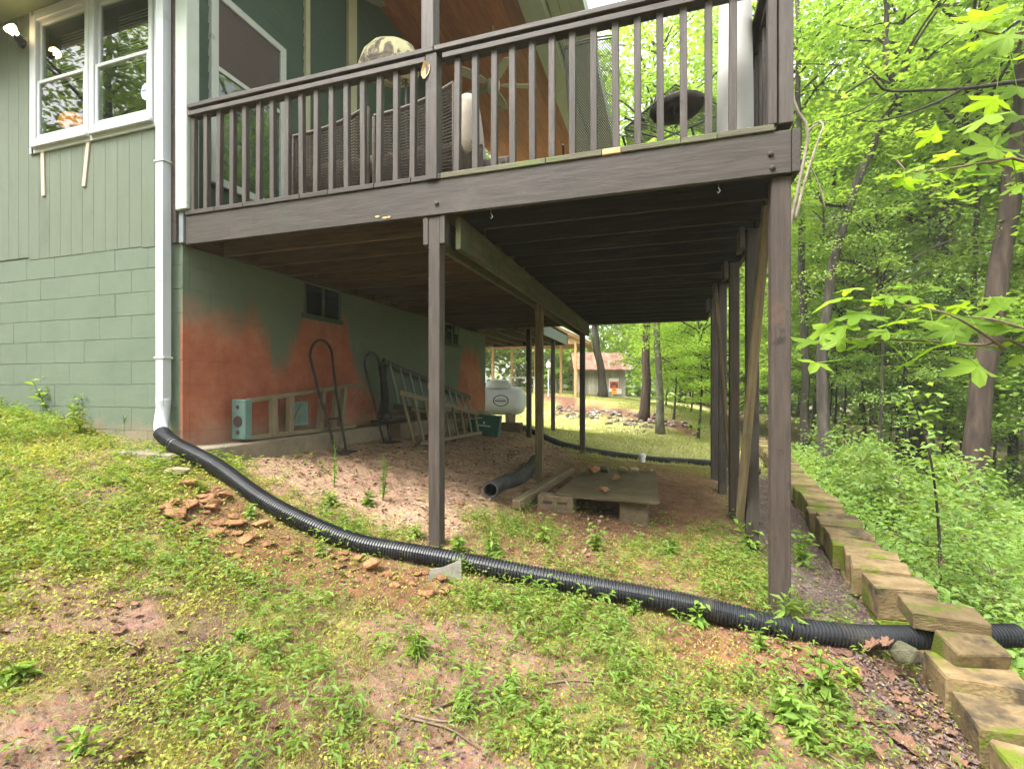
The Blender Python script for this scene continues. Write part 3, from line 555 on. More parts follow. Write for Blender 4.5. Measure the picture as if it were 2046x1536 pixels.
# downspout
ds = thing('downspout', 'white square downspout running down the corner of the house to an elbow', 'downspout', (-4.045, 3.0, 1.2))
def dsp(z0, z1, name):
    d_ = MB(); prof = []
    for u, v in ((-.042, -.036), (-.030, -.040), (-.018, -.036), (-.006, -.040), (.006, -.036), (.018, -.040), (.030, -.036), (.042, -.036), (.042, .036), (-.042, .036)): prof.append((u*1.0, v))
    nn = len(prof); V = [(-4.045+u, Y0-.065+v, z) for z in (z0, z1) for u, v in prof]; F = [(i, (i+1) % nn, nn+(i+1) % nn, nn+i) for i in range(nn)]+[tuple(range(nn-1, -1, -1)), tuple(range(nn, 2*nn))]
    d_.add(V, F); return d_.build(name, 'gutter_white', ds)
dsp(1.36, 2.40, 'spout'); dsp(2.402, 5.2, 'spout')
el = MB(); path = spline([(-4.045, Y0-.065, 1.42), (-4.045, Y0-.066, 1.33), (-4.035, Y0-.085, 1.25), (-3.995, Y0-.12, 1.18), (-3.925, Y0-.16, 1.128)], 14); V, F = tube(path, .053, 14); el.add(V, F); el.build('elbow', 'gutter_white', ds, True)
for zz in (1.75, 3.4): boxp('strap', (-4.10, Y0-.108, zz), (-3.985, Y0-.024, zz+.018), 'gutter_white', ds, .002)

# ------------------------------------------------------------------ deck
XR, YB, XBM = .715, 9.3, -1.46
deck = thing('deck', 'dark stained wooden deck on tall posts with a railing above bare ground', 'deck', (-1.6, 6, .4))
fasc = board('fascia', (-3.85, Y0-.0, (FB+FT)/2), (XR-.045, Y0, (FB+FT)/2), FT-FB, .038, 'deck_stain', deck)
board('fascia_end', (XR-.022, Y0+.019, (FB+FT)/2), (XR-.022, Y0-.025, (FB+FT)/2), FT-FB, .042, 'deck_stain', deck)
for bx_, bz_ in ((-1.52, FB+.075), (.565, FB+.115), (.575, FB+.035)):
    b_ = MB(); V, F = lathe([(.0165, 0), (.016, .006), (.010, .012), (.002, .014)], 12); b_.add([Matrix.Rotation(R(90), 3, 'X')@Vector(v) for v in V], F); obj('bolt', b_.mesh('bolt'), 'rusty_black', fasc, Matrix.Translation((bx_, Y0-.019, bz_)))
for q, (xa, za, wv) in enumerate(((-1.995, FB+.035, .040), (-1.93, FB+.020, .05), (-1.90, FB+.022, .03))):
    b_ = MB(); t = np.linspace(0, 6.283, 9)[:-1]; V = [(wv/2*math.cos(a)*(1+.3*math.sin(3*a)), 0, .008*math.sin(a)) for a in t]; b_.add(V+[(v[0], .004, v[2]) for v in V], [tuple(range(8)), tuple(range(15, 7, -1))]); obj('chipped_patch', b_.mesh('chip'), 'fresh_wood', fasc, Matrix.Translation((xa, Y0-.0225, za)))
# strip of deck-board ends above the fascia, in lengths
xa = -3.85
for L in (.32, .30, .55, .26, .40, .30, .23, .75, .36, .115, .35, .20, .30):
    xb = min(xa+L, XR); board('edge_strip', (xa+.0015, Y0-.004, FT+.021), (xb-.0015, Y0-.004, FT+.021), .038, .052, 'fresh_wood' if abs(L-.115) < 1e-6 else ('deck_stain' if xa < -1.6 else 'deck_edge'), deck, ch=.004); xa = xb
    if xa >= XR-.01: break
board('rim_joist', (XR-.02, Y0+.02, (FB+FT)/2), (XR-.02, YB, (FB+FT)/2), FT-FB-.002, .038, 'deck_stain', deck)
board('rim_joist', (-3.87, YB+.02, (FB+FT)/2), (XR, YB+.02, (FB+FT)/2), FT-FB, .038, 'deck_stain', deck)
board('ledger', (XW+.022, Y0+.02, (FB+FT)/2), (XW+.022, YB, (FB+FT)/2), FT-FB-.004, .038, 'joist_wood', deck)
y = Y0+.38
while y < YB-.1:
    zj = FB+random.uniform(-.004, .006)
    for xa, xb, mt in ((XW+.042, XBM-.002, 'joist_wood'), (XBM+.002, XR-.04, 'joist_shaded')): board('joist', (xa, y, (zj+FT)/2), (xb, y+random.uniform(-.008, .008), (zj+FT)/2), FT-zj-.002, .038, mt, deck)
    y += .405
x = XW+.075
while x < XR-.03:
    board('deck_board', (x, Y0+.026, FT+.019), (x, YB+.03, FT+.019), .136, .034, 'joist_wood' if x < XBM else 'joist_shaded', deck, (1, 0, 0)); x += .1415
# doubled beam on its row of posts
for s_ in (-1, 1): board('beam', (XBM+s_*.066, Y0+.06, FB-.117), (XBM+s_*.066, YB-.15, FB-.117), .228, .04, 'beam_wood', deck)
def post(x, y, z1, w, mat, base=None): b0 = g1(x, y)-.12 if base is None else base; return board('post', (x, y, b0), (x, y, z1), w, w, mat, deck, (0, 1, 0), .005)
post(XBM-.09, Y0+.04, FB-.004, .088, 'rail_stain'); post(XBM, 5.70, FB-.002, .088, 'raw_wood'); post(XBM, 8.88, FB-.002, .092, 'post_brown')
for sx in (-1, 1): board('post_block', (XBM-.09+sx*.064, Y0+.036, FB-.20), (XBM-.09+sx*.064, Y0+.036, FB-.004), .04, .088, 'rail_stain', deck, (1, 0, 0))
post(.625, Y0+.06, FB-.004, .10, 'post_brown'); post(.625, 4.08, FB-.002, .088, 'rail_stain'); post(.625, 5.10, FB-.002, .088, 'post_brown'); post(.625, 6.10, FB-.002, .088, 'rail_stain'); post(.625, 7.10, FB-.002, .088, 'rail_stain')
for yy in (4.08, 5.10, 6.10, 7.10): board('post_gusset', (.545, yy, FB-.16), (.545, yy+.001, FB-.001), .19, .035, 'rail_stain', deck, (0, 1, 0), .003)
# side walkway that carries on round the back of the house
for s_ in (0, 1): post(-2.56, 9.17+s_*2.13, FB-.05, .088, 'rail_stain')
board('rim_joist', (-2.5, YB+.05, (FB+FT)/2-.06), (-2.5, 12.7, (FB+FT)/2-.06), .235, .038, 'sheet_grey', deck); board('rim_joist', (-7, 12.72, (FB+FT)/2-.06), (-2.48, 12.72, (FB+FT)/2-.06), .235, .038, 'deck_stain', deck)
for q in range(9): board('joist', (-2.9-q*.42, 10.4 if q > 2 else YB+.05, (FB+FT)/2-.06), (-2.9-q*.42, 12.69, (FB+FT)/2-.06), .22, .038, 'joist_wood', deck)
boxp('walkway_floor', (-7, YB+.06, FT-.04), (-2.48, 12.75, FT), 'joist_wood', deck, 0)
# railing
RT = 3.87
rail = board('railing', (-3.80, Y0+.02, RT-.02), (-1.535, Y0+.02, RT-.02), .138, .038, 'rail_stain', deck, (0, 1, 0), .005)
board('rail_cap', (-1.53, Y0+.02, RT-.019), (XR-.03, Y0+.02, RT-.019), .138, .038, 'rail_stain', rail, (0, 1, 0), .005)
for xa, xb in ((-3.80, -1.60), (-1.47, .55)): board('rail_strip', (xa, Y0+.0, RT-.078), (xb, Y0, RT-.078), .038, .085, 'rail_stain', rail)
for q in range(17): xq = -3.775+q*.1375; xq < -1.60 and board('baluster', (xq+random.uniform(-.004, .004), Y0, FT+.042), (xq+random.uniform(-.006, .006), Y0, RT-.098), .042, .040, 'rail_stain', rail, (1, 0, 0))
for q in range(14): xq = -1.37+q*.134; board('baluster', (xq+random.uniform(-.004, .004), Y0, FT+.042), (xq+random.uniform(-.006, .006), Y0, RT-.098), .042, .040, 'rail_stain', rail, (1, 0, 0))
board('rail_post', (-1.555, Y0+.004, FT+.002), (-1.555, Y0+.004, RT-.041), .088, .086, 'rail_stain', rail, (1, 0, 0), .004)
board('roof_post', (-1.61, Y0+.06, RT+.002), (-1.61, Y0+.06, CZ-.16), .098, .098, 'rail_stain', rail, (1, 0, 0), .005)
board('rail_post', (.645, Y0+.03, FT+.042), (.645, Y0+.03, 5.2), .075, .09, 'rail_stain', rail, (1, 0, 0), .004); board('rail_post', (.575, Y0+.01, FT+.042), (.575, Y0+.01, RT-.041), .045, .07, 'rail_stain', rail, (1, 0, 0), .004)
board('rail_cap', (.60, Y0+.10, RT-.021), (.60, YB, RT-.021), .138, .036, 'rail_stain', rail, (1, 0, 0), .005); board('rail_strip', (.60, Y0+.08, RT-.08), (.60, YB, RT-.08), .038, .06, 'rail_stain', rail)
for q in range(43): board('baluster', (.60, Y0+.18+q*.139, FT+.04), (.60, Y0+.18+q*.139, RT-.10), .038, .038, 'rail_stain', rail, (0, 1, 0))
# bare bite out of the rail post
b_ = MB(); t = np.linspace(0, 6.283, 13)[:-1]; V = [(.030*math.cos(a)*(1+.25*math.sin(2*a+.6)), .003*math.cos(2*a), .062*math.sin(a)*(1+.12*math.cos(3*a))) for a in t]; b_.add(V+[(v[0]*.5, .012, v[2]*.6) for v in V]+[(v[0]*1.0, .002, v[2]) for v in V], [tuple((i, (i+1) % 12, 12+(i+1) % 12, 12+i)) for i in range(12)]+[tuple(range(23, 11, -1))]); obj('gnawed_patch', b_.mesh('patch'), 'fresh_wood', rail, Matrix.Translation((-1.595, Y0-.047, RT-.155)))
# leaning boards against the corner post
lean = thing('leaning_board', 'weathered timber leaning up against the inside of the corner post', 'timber', gpt(.42, 4.2)); board('timber', at(1478, 1035, 3.75), at(1533, 410, 3.0), .05, .088, 'raw_wood', lean, (1, 0, 0), .004)
lean = thing('leaning_board', 'thin pole leaning behind the third right-hand post under the deck', 'timber', gpt(.52, 6.0)); board('timber', gpt(.66, 5.45, -.02), (.50, 5.5, 2.5), .035, .035, 'raw_wood', lean, (1, 0, 0), .004)
for (px_, py_, w_) , lb_ in ((((972, 425, 3.22)), 'small metal hook hanging under the deck fascia right of the middle post'), (((1437, 366, 2.83)), 'small metal hook hanging under the deck fascia near the corner post')):
    c_ = at(px_, py_, w_); h_ = MB(); h_.tube([(c_.x, Y0+.03, FB+.005), (c_.x, Y0+.03, FB-.02), (c_.x+.010, Y0+.03, FB-.04), (c_.x, Y0+.03, FB-.055), (c_.x-.008, Y0+.03, FB-.04)], .0035, 6); tag(h_.build('hook', 'chrome', None, True), lb_, 'hook')
# ------------------------------------------------------------------ things on the deck
DZ = FT+.037
def ribbons(mb, fn, nu, nv, w=.0016):
    """expanded-metal mesh on the surface fn(u,v): two families of crossing strands"""
    for fam in (0, 1):
        for k in range(-nv, nu+1):
            pts = []
            for j in range(nv+1):
                u = (k+j) if fam == 0 else (k+nv-j)
                if 0 <= u <= nu: pts.append(Vector(fn(u/nu, j/nv)))
            for a, b in zip(pts[:-1], pts[1:]):
                d = (b-a).normalized(); s_ = d.cross(Vector((0, 1, .15))).normalized()*w
                mb.add([a-s_, a+s_, b+s_, b-s_], [(0, 1, 2, 3)])
# wicker loveseat
wk = thing('wicker_loveseat', 'brown wicker loveseat with its woven back against the left railing', 'loveseat', (-2.45, 3.75, DZ))
def weave(name, x0, x1, y_, z0, ztop, parent, bow=.05):
    m_ = MB(); nrow = 62
    for q in range(nrow):
        t = q/(nrow-1); pts = []
        for u in np.linspace(0, 1, 15):
            zt = ztop(u); pts.append((x0+(x1-x0)*u, y_+bow*math.sin(math.pi*u)*t+.004*(1 if (q+int(u*14)) % 2 else -1), z0+(zt-z0)*t))
        m_.tube(pts, .0048, 4, False)
    o_ = m_.build(name, 'wicker', parent)
    f_ = MB()
    for u in np.linspace(0.02, .98, 24): x_ = x0+(x1-x0)*u; f_.tube([(x_, y_+.006, z0), (x_, y_+.006+bow*math.sin(math.pi*u), ztop(u))], .003, 4, False)
    f_.tube([(x0+(x1-x0)*u, y_+bow*math.sin(math.pi*u), ztop(u)+.008) for u in np.linspace(0, 1, 20)], .017, 8); f_.tube([(x0, y_, z0-.3), (x0, y_, ztop(0))], .017, 8); f_.tube([(x1, y_, z0-.3), (x1, y_, ztop(1))], .017, 8)
    f_.build('frame', 'wicker', o_)
    return o_
weave('backrest', -3.12, -2.36, 3.48, DZ+.05, lambda u: 3.70+.13*u, wk); weave('backrest', -2.30, -1.58, 3.48, DZ+.05, lambda u: 3.74+.14*u, wk)
s_ = MB(); s_.box((-3.1, 3.55, DZ+.28), (-1.6, 4.15, DZ+.40), .03); s_.build('seat', 'wicker', wk)
for lx in (-3.08, -1.62):
    for ly in (3.56, 4.12): s_ = MB(); s_.tube([(lx, ly, DZ), (lx, ly, DZ+.28)], .022, 8); s_.build('leg', 'wicker', wk)
for xa in (-3.05, -2.30): s_ = MB(); s_.box((xa, 3.58, DZ+.40), (xa+.68, 4.14, DZ+.52), .04); s_.build('seat_cushion', 'cushion', wk, True)
def pillow(name, c, sx, sy, sz, mat, parent, rot=None):
    bm = bmesh.new(); bmesh.ops.create_cube(bm, size=1); bmesh.ops.subdivide_edges(bm, edges=bm.edges, cuts=5, use_grid_fill=True)
    for v in bm.verts:
        p_ = v.co*2; r_ = (1-.20*abs(p_.x)**3)*(1-.20*abs(p_.z)**3); v.co = Vector((p_.x*sx*.5*(1-.08*p_.z**2), p_.y*sy*.5*(.25+.75*(1-p_.x**4*.85)*(1-p_.z**4*.85)), p_.z*sz*.5*(1-.08*p_.x**2)))
    me = bpy.data.meshes.new(name); bm.to_mesh(me); bm.free(); me.polygons.foreach_set('use_smooth', [True]*len(me.polygons))
    return obj(name, me, mat, parent, Matrix.Translation(Vector(c))@(rot or Matrix.Identity(4)))
wc = thing('wicker_chair', 'wicker chair with a cream back cushion right of the middle rail post', 'chair', (-1.5, 3.75, DZ))
weave('backrest', -1.58, -1.36, 3.50, DZ+.05, lambda u: 3.52-.16*u, wc, .02); pillow('back_cushion', (-1.50, 3.64, 3.55), .17, .30, .62, 'cushion', wc, Matrix.Rotation(R(-7), 4, 'Y')); s_ = MB(); s_.box((-1.64, 3.6, DZ+.24), (-1.16, 4.1, DZ+.34), .02); s_.build('seat', 'wicker', wc)
for lx in (-1.62, -1.2):
    for ly in (3.55, 4.08): s_ = MB(); s_.tube([(lx, ly, DZ), (lx, ly, DZ+.26)], .02, 8); s_.build('leg', 'wicker', wc)
# camouflage hooded chair
hc = thing('hooded_chair', 'camouflage patterned round chair top showing above the left railing', 'chair', (-2.65, 4.3, DZ))
V, F = lathe([(.02, 0), (.30, .02), (.335, .10), (.31, .24), (.22, .34), (.10, .385), (.01, .39)], 28); me = MB().add([(v[0], v[1]*.55, v[2]) for v in V], F).mesh('hood', True); obj('hood', me, 'camo_cloth', hc, Matrix.Translation((-2.64, 4.2, 4.55))@Matrix.Rotation(R(14), 4, 'Y'))
s_ = MB(); s_.tube([(-2.9, 4.2, DZ), (-2.86, 4.2, 4.62)], .014, 6); s_.tube([(-2.40, 4.2, DZ), (-2.42, 4.2, 4.62)], .014, 6); s_.build('frame', 'black_metal', hc); s_ = MB(); s_.box((-2.92, 4.05, DZ+.42), (-2.38, 4.5, DZ+.46), .01); s_.build('seat', 'camo_cloth', hc)
# ceiling fan
fn = thing('ceiling_fan', 'cream five-blade ceiling fan under the orange pine porch ceiling', 'fan', (-2.48, 6.87, CZ)); fc_ = Vector((-2.48, 6.87, 6.05))
s_ = MB(); s_.tube([fc_+Vector((0, 0, .1)), Vector((fc_.x, fc_.y, CZ))], .014, 8); s_.build('downrod', 'fan_cream', fn)
V, F = lathe([(.02, -.12), (.07, -.11), (.10, -.06), (.11, 0), (.10, .06), (.05, .10), (.02, .11)], 20); obj('motor', MB().add(V, F).mesh('motor', True), 'fan_cream', fn, Matrix.Translation(fc_))
for q in range(5):
    a_ = R(20+72*q); b_ = MB(); V = [(.12, -.03, 0), (.22, -.06, 0), (.50, -.075, 0), (.64, -.05, 0), (.66, 0, 0), (.64, .05, 0), (.50, .075, 0), (.22, .06, 0), (.12, .03, 0)]; nn = len(V); b_.add(V+[(v[0], v[1], .012) for v in V], [tuple(range(nn-1, -1, -1)), tuple(range(nn, 2*nn))]+[(i, (i+1) % nn, nn+(i+1) % nn, nn+i) for i in range(nn)])
    obj('blade', b_.mesh('blade'), 'fan_cream', fn, Matrix.Translation(fc_)@Matrix.Rotation(a_, 4, 'Z')@Matrix.Rotation(R(12), 4, 'X'))
# high-backed mesh chair
mc = thing('mesh_chair', 'black wrought iron chair with a tall mesh back and leaf scrolls', 'chair', (-.6, 4.3, DZ))
cx, yb_ = -.62, 4.25
def bk(u, v): a_ = (u-.5)*1.5; wv = .27*(.62+.38*v**.6); return (cx+wv*math.sin(a_)*1.25, yb_-.10*math.cos(a_)+.10-.12*(v-.5), DZ+.42+v*1.08)
m_ = MB(); ribbons(m_, bk, 22, 44, .0026); m_.build('mesh_back', 'black_metal', mc)
m_ = MB()
for u in (0, 1): m_.tube([bk(u, v) for v in np.linspace(0, 1.12, 14)]+[], .009, 6)
m_.tube([Vector(bk(u, 1.02)) for u in np.linspace(0, 1, 14)], .007, 6); m_.tube([Vector(bk(u, 1.0)) for u in np.linspace(0, 1, 14)], .006, 6); m_.tube([Vector(bk(u, 1.12+.05*math.sin(math.pi*u))) for u in np.linspace(0, 1, 16)], .010, 6); m_.tube([Vector(bk(u, 0)) for u in np.linspace(0, 1, 14)], .008, 6)
m_.build('back_frame', 'black_metal', mc)
for k in range(3):
    u = .2+.3*k; m_ = MB(); c_ = Vector(bk(u, 1.085))
    for ph in (0, math.pi): m_.tube([c_+Vector((.085*(t-.5)*2*.5*(1 if ph == 0 else -1)+.0, 0, .03*math.sin(t*2*math.pi+ph))) for t in np.linspace(0, 1, 12)], .0035, 5)
    V = [(0, 0, .035), (.010, 0, .012), (.03, 0, .010), (.014, 0, -.006), (.018, 0, -.028), (0, 0, -.016), (-.018, 0, -.028), (-.014, 0, -.006), (-.03, 0, .010), (-.010, 0, .012)]; m_.add([Vector(v)+c_+Vector((0, -.006, 0)) for v in V], [tuple(range(10))]); m_.build('leaf_scroll', 'black_metal', mc)
m_ = MB(); ribbons(m_, lambda u, v: (cx-.24+.48*u, yb_+.06+.46*v, DZ+.42), 20, 20, .0017); m_.build('seat', 'black_metal', mc)
for sx in (-1, 1):
    m_ = MB(); m_.tube([(cx+sx*.26, yb_+.50, DZ+.02), (cx+sx*.27, yb_+.45, DZ+.30), (cx+sx*.27, yb_+.40, DZ+.62), (cx+sx*.28, yb_+.15, DZ+.66), (cx+sx*.26, yb_+.04, DZ+.70)], .010, 6); m_.build('armrest', 'black_metal', mc)
    m_ = MB(); m_.tube([(cx+sx*.22, yb_+.0, DZ+.01), (cx+sx*.24, yb_+.05, DZ+.42)], .010, 6); m_.build('leg', 'black_metal', mc); m_ = MB(); m_.tube([(cx+sx*.24, yb_+.50, DZ+.01), (cx+sx*.24, yb_+.5, DZ+.42)], .010, 6); m_.build('leg', 'black_metal', mc)
# swivel mesh chair with dark seat cushion, seen from below
wc2 = thing('swivel_mesh_chair', 'black mesh garden chair with a dark round cushion near the deck corner', 'chair', (.05, 4.6, DZ))
cc = Vector((.08, 4.62, 3.98))
V, F = lathe([(.01, -.075), (.12, -.068), (.21, -.03), (.245, .01), (.22, .03), (.01, .035)], 28); obj('seat_cushion', MB().add([(v[0], v[1], v[2]) for v in V], F).mesh('seat_cushion', True), 'dark_cushion', wc2, Matrix.Translation(cc+Vector((.02, 0, .04)))@Matrix.Rotation(R(-6), 4, 'Y'))
m_ = MB(); ribbons(m_, lambda u, v: (cc.x-.44+.88*u, cc.y-.1+.5*v, cc.z-.10+.30*(1-abs(u-.5)*2)**1.0*(1-v*.2)-.02), 44, 22, .0027); m_.build('mesh_seat', 'black_metal', wc2)
m_ = MB(); m_.tube([(cc.x-.44, cc.y-.1, cc.z-.12), (cc.x, cc.y-.1, cc.z+.20), (cc.x+.44, cc.y-.1, cc.z-.10)], .010, 6); m_.tube([(cc.x-.44, cc.y-.1, cc.z-.12), (cc.x-.1, cc.y-.1, cc.z-.26), (cc.x+.44, cc.y-.1, cc.z-.10)], .010, 6); m_.tube([(cc.x-.44, cc.y-.1, cc.z-.02), (cc.x+.1, cc.y-.1, cc.z-.28)], .008, 6)
m_.tube([(cc.x+.05, cc.y-.12, DZ+.02), (cc.x+.05, cc.y-.12, cc.z+.20)], .012, 8); m_.build('frame', 'black_metal', wc2)
for sx in (-.3, .35): m_ = MB(); m_.tube([(cc.x+sx, cc.y, DZ+.01), (cc.x+sx*.4, cc.y, cc.z-.15)], .011, 6); m_.build('leg', 'black_metal', wc2)
m_ = MB(); m_.tube([(cc.x-.17, cc.y+.1, cc.z+.0), (cc.x-.17, cc.y+.1, cc.z+.16), (cc.x-.155, cc.y+.1, cc.z+.235), (cc.x-.165, cc.y+.1, cc.z+.26)], [.02, .024, .026, .012], 10); m_.build('armrest_knob', 'black_metal', wc2, True)
cl = thing('covered_umbrella', 'tall off-white cylinder cover standing behind the railing next to the corner post', 'umbrella', (.43, 3.5, DZ))
V, F = lathe([(.105, 0), (.112, .1), (.108, .5), (.100, .95), (.088, 1.25), (.05, 1.36), (.01, 1.38)], 26); obj('cover', MB().add(V, F).mesh('cover', True), 'heater_white', cl, Matrix.Translation((.43, 3.46, DZ)))
V, F = lathe([(.20, 0), (.20, .04), (.12, .05)], 24); obj('base', MB().add(V, F).mesh('base'), 'black_metal', cl, Matrix.Translation((.40, 3.46, DZ-.002)))
# lamp inside the room
LQ = at(146, 252, 5.0); lp = thing('table_lamp', 'orange shaded lamp glowing inside the left white window', 'lamp', (LQ.x, LQ.y, 3.3)); V, F = lathe([(.17, 0), (.165, .03), (.14, .11), (.08, .17), (.03, .18)], 24); obj('lamp_shade', MB().add(V, F).mesh('lamp_shade', True), 'orange_shade', lp, Matrix.Translation(LQ)@Matrix.Scale(.72, 4)); s_ = MB(); s_.tube([(LQ.x, LQ.y, 3.2), (LQ.x, LQ.y, LQ.z+.03)], [.07, .03], 10); s_.build('lamp_base', 'steel', lp)

# ------------------------------------------------------------------ corrugated drain pipes
def corrugated(name, pts, r, pitch, mat, label, cat='pipe', amp=.1, nseg=18, open_end=False):
    P = spline(pts, 400); L = np.linalg.norm(np.diff(P, axis=0), axis=1).sum(); n_ = int(L/pitch)*4; P = spline(pts, n_+1)
    prof = np.array([1-amp, 1, 1, 1-amp]); rad = r*np.tile(prof, n_//4+1)[:n_+1]
    V, F = tube(P, rad, nseg, not open_end)
    m_ = MB().add(V, F)
    if open_end:
        V2, F2 = tube(P[:12], r*.78, nseg, False); nb_ = len(V2); m_.add(V2, [f[::-1] for f in F2]); m_.F += [(j, (j+1) % nseg, len(V)+(j+1) % nseg, len(V)+j) for j in range(nseg)]; m_.add([tuple(P[11]+x) for x in (np.array(V2[-nseg:])-P[11])], [tuple(range(nseg))])
    o_ = obj(name, m_.mesh(name), mat); tag(o_, label, cat); return o_
corrugated('corrugated_pipe', PIPE, .061, .0195, 'black_pipe', 'long black corrugated drain pipe curving from the downspout across the grass to the block wall', amp=.135, nseg=20)
bp = [at(1030, 838, 10.6), at(1060, 852, 10.2), at(1110, 880, 9.4), at(1150, 895, 9.3), at(1200, 908, 9.3), at(1300, 920, 9.2), at(1424, 930, 8.6), at(1520, 935, 8.3)]; bp = [Vector((q.x, q.y, g1(q.x, q.y)+.05)) for q in bp]
corrugated('corrugated_pipe', bp, .061, .03, 'black_pipe', 'black drain pipe lying along the edge of the far lawn behind the deck posts', nseg=12)
dp = [gpt(-1.60, 4.36, .085), gpt(-1.62, 4.55, .085), gpt(-1.66, 4.95, .085), gpt(-1.60, 5.3, .08), gpt(-1.62, 5.9, .08), gpt(-1.75, 6.6, .07)]
corrugated('drain_pipe', dp, .078, .06, 'dusty_pipe', 'dusty grey pipe with its open end facing out on the dirt under the deck', amp=.025, open_end=True)
pv = thing('pipe_stub', 'short white plastic pipe stub with a cap standing in the grass behind the hatch sheet', 'pipe', gpt(-.46, 8.6)); c_ = onG(1283, 920); c_ = at(1283, 920, 8.6); b0 = gpt(c_.x, c_.y, -.02); V, F = lathe([(.055, 0), (.055, .11), (.066, .112), (.066, .16), (.03, .165), (.03, .185), (.005, .187)], 18); obj('stub', MB().add(V, F).mesh('stub'), 'pvc', pv, Matrix.Translation(b0))

# ------------------------------------------------------------------ retaining wall of concrete blocks
WPATH = [(1.24, 1.7), (1.25, 2.2), (1.25, 2.75), (1.27, 3.2), (1.29, 4.15), (1.40, 5.27), (1.54, 6.8), (1.75, 9), (1.95, 12), (2.1, 14)]
wl = thing('block_retaining_wall', 'staggered row of mossy tan concrete blocks holding the edge of the yard', 'wall', (1.4, 6, .1))
wpx = np.array([q[0] for q in WPATH]); wpy = np.array([q[1] for q in WPATH]); vb = []
for q in range(5):
    bm = bmesh.new(); bmesh.ops.create_cube(bm, size=1)
    for v in bm.verts: v.co = Vector((v.co.x*(.33 if v.co.y < 0 else .33), v.co.y*(.278 if v.co.x < 0 else .215), v.co.z*.20))
    bmesh.ops.bevel(bm, geom=bm.edges[:], offset=.012, segments=2, affect='EDGES', profile=.6)
    rq = random.Random(q)
    for v in bm.verts: v.co += Vector((rq.uniform(-1, 1), rq.uniform(-1, 1), rq.uniform(-1, 1)))*.0035
    me = bpy.data.meshes.new('block'); bm.to_mesh(me); bm.free(); vb.append(me)
y = 1.62; i = 0
while y < 13.6:
    x = float(np.interp(y, wpy, wpx)); top = {0: .02, 1: .05, 2: .08, 3: .11, 4: .15}.get(i, .262+.012*math.sin(i*1.7))
    rz = R(-8+random.uniform(-7, 7)); skip = (abs(y-3.16) < .16)
    if not skip:
        obj('block', random.choice(vb), 'wall_block', wl, Matrix.Translation((x+.165+random.uniform(-.03, .03), y+.135, top-.10))@Matrix.Rotation(rz, 4, 'Z')@Matrix.Rotation(R(random.uniform(-2.5, 2.5)), 4, 'Y')@Matrix.Rotation(R(random.uniform(-2, 2)), 4, 'X'))
        if y < 8: obj('block', random.choice(vb), 'wall_block', wl, Matrix.Translation((x+.175+random.uniform(-.01, .01), y+.13, top-.303))@Matrix.Rotation(rz*.5, 4, 'Z'))
    y += .283; i += 1
obj('cap_block', vb[1], 'wall_block', wl, Matrix.Translation((1.42, 3.19, .272))@Matrix.Rotation(R(-7), 4, 'Z')@Matrix.Rotation(R(2), 4, 'Y')@Matrix.Diagonal((1, 1.0, .42, 1)))
obj('broken_block', vb[3], 'wall_block', wl, Matrix.Translation((1.45, 2.995, .178))@Matrix.Rotation(R(10), 4, 'Z')@Matrix.Rotation(R(14), 4, 'X')@Matrix.Diagonal((.74, .62, .62, 1)))

# ------------------------------------------------------------------ rocks
def rock_mesh(seed, flat=.7, n=14):
    rq = np.random.default_rng(seed); P = rq.normal(size=(n, 3)); P /= np.linalg.norm(P, axis=1)[:, None]; P *= rq.uniform(.75, 1, (n, 1)); P[:, 2] *= flat; P[:, 1] *= .8
    bm = bmesh.new()
    for q in P: bm.verts.new(q*.5)
    r_ = bmesh.ops.convex_hull(bm, input=bm.verts); bmesh.ops.delete(bm, geom=[g for g in r_['geom_interior'] if isinstance(g, bmesh.types.BMVert)], context='VERTS')
    bmesh.ops.bevel(bm, geom=bm.edges[:], offset=.03, segments=1, affect='EDGES'); me = bpy.data.meshes.new('rock'); bm.to_mesh(me); bm.free(); return me
def rset(k, flat=.7, off=0): return [rock_mesh(k*50+i+off, flat) for i in range(8)]
RO, RG, RT_ = rset(1, .6), rset(2, .7), rset(3, .55)
def rock(me, mat, p, s, label, group=None, sz=1.0, rz=None, cat='rock', tilt=.3):
    me = me if (len(me.materials) and me.materials[0] == MAT[mat]) or not len(me.materials) else me.copy()
    if len(me.materials) and me.materials[0] != MAT[mat]: me.materials[0] = MAT[mat]
    o_ = obj('rock', me, mat, None, Matrix.Translation(p)@Matrix.Rotation(random.uniform(0, 6.3) if rz is None else rz, 4, 'Z')@Matrix.Rotation(random.uniform(-tilt, tilt), 4, 'X')@Matrix.Diagonal((s, s, s*sz, 1))); return tag(o_, label, cat, group)
for i in range(104):
    t = random.random(); u = random.random()**.7
    x = -3.15+t*.95 if i < 66 else -2.3+t*1.1; y = float(pipe_y(x))-.10-(u*.42 if i < 66 else u*.28); s = random.choice([.06, .08, .10, .13, .16, .19]) if i < 66 else random.choice([.05, .07, .09, .12])
    if i < 66: x -= .0; y -= .02
    rock(random.choice(RO), 'orange_rock', gpt(x, y, s*.10), s, 'angular orange rock in the heap along the grass side of the black pipe', 'orange rocks beside the pipe', random.uniform(.5, .95))
rock(RT_[0], 'tan_rock', gpt(-3.50, 2.70, .03), .24, 'flat pale rock under the start of the black pipe', None, .6, .2); rock(RO[3], 'orange_rock', gpt(-3.28, 2.62, .02), .20, 'larger brown rock in the weeds just below the flat pale rock', None, .7, .9)
rock(RO[2], 'orange_rock', gpt(-1.73, 2.60, .03), .15, 'squared brown rock half sunk before the middle of the pipe', None, 1.0, .3)
rock(RT_[4], 'tan_rock', gpt(-2.12, 2.62, .01), .14, 'grey-brown rock touching the pipe at the end of the orange heap', None, .7, 1.3)
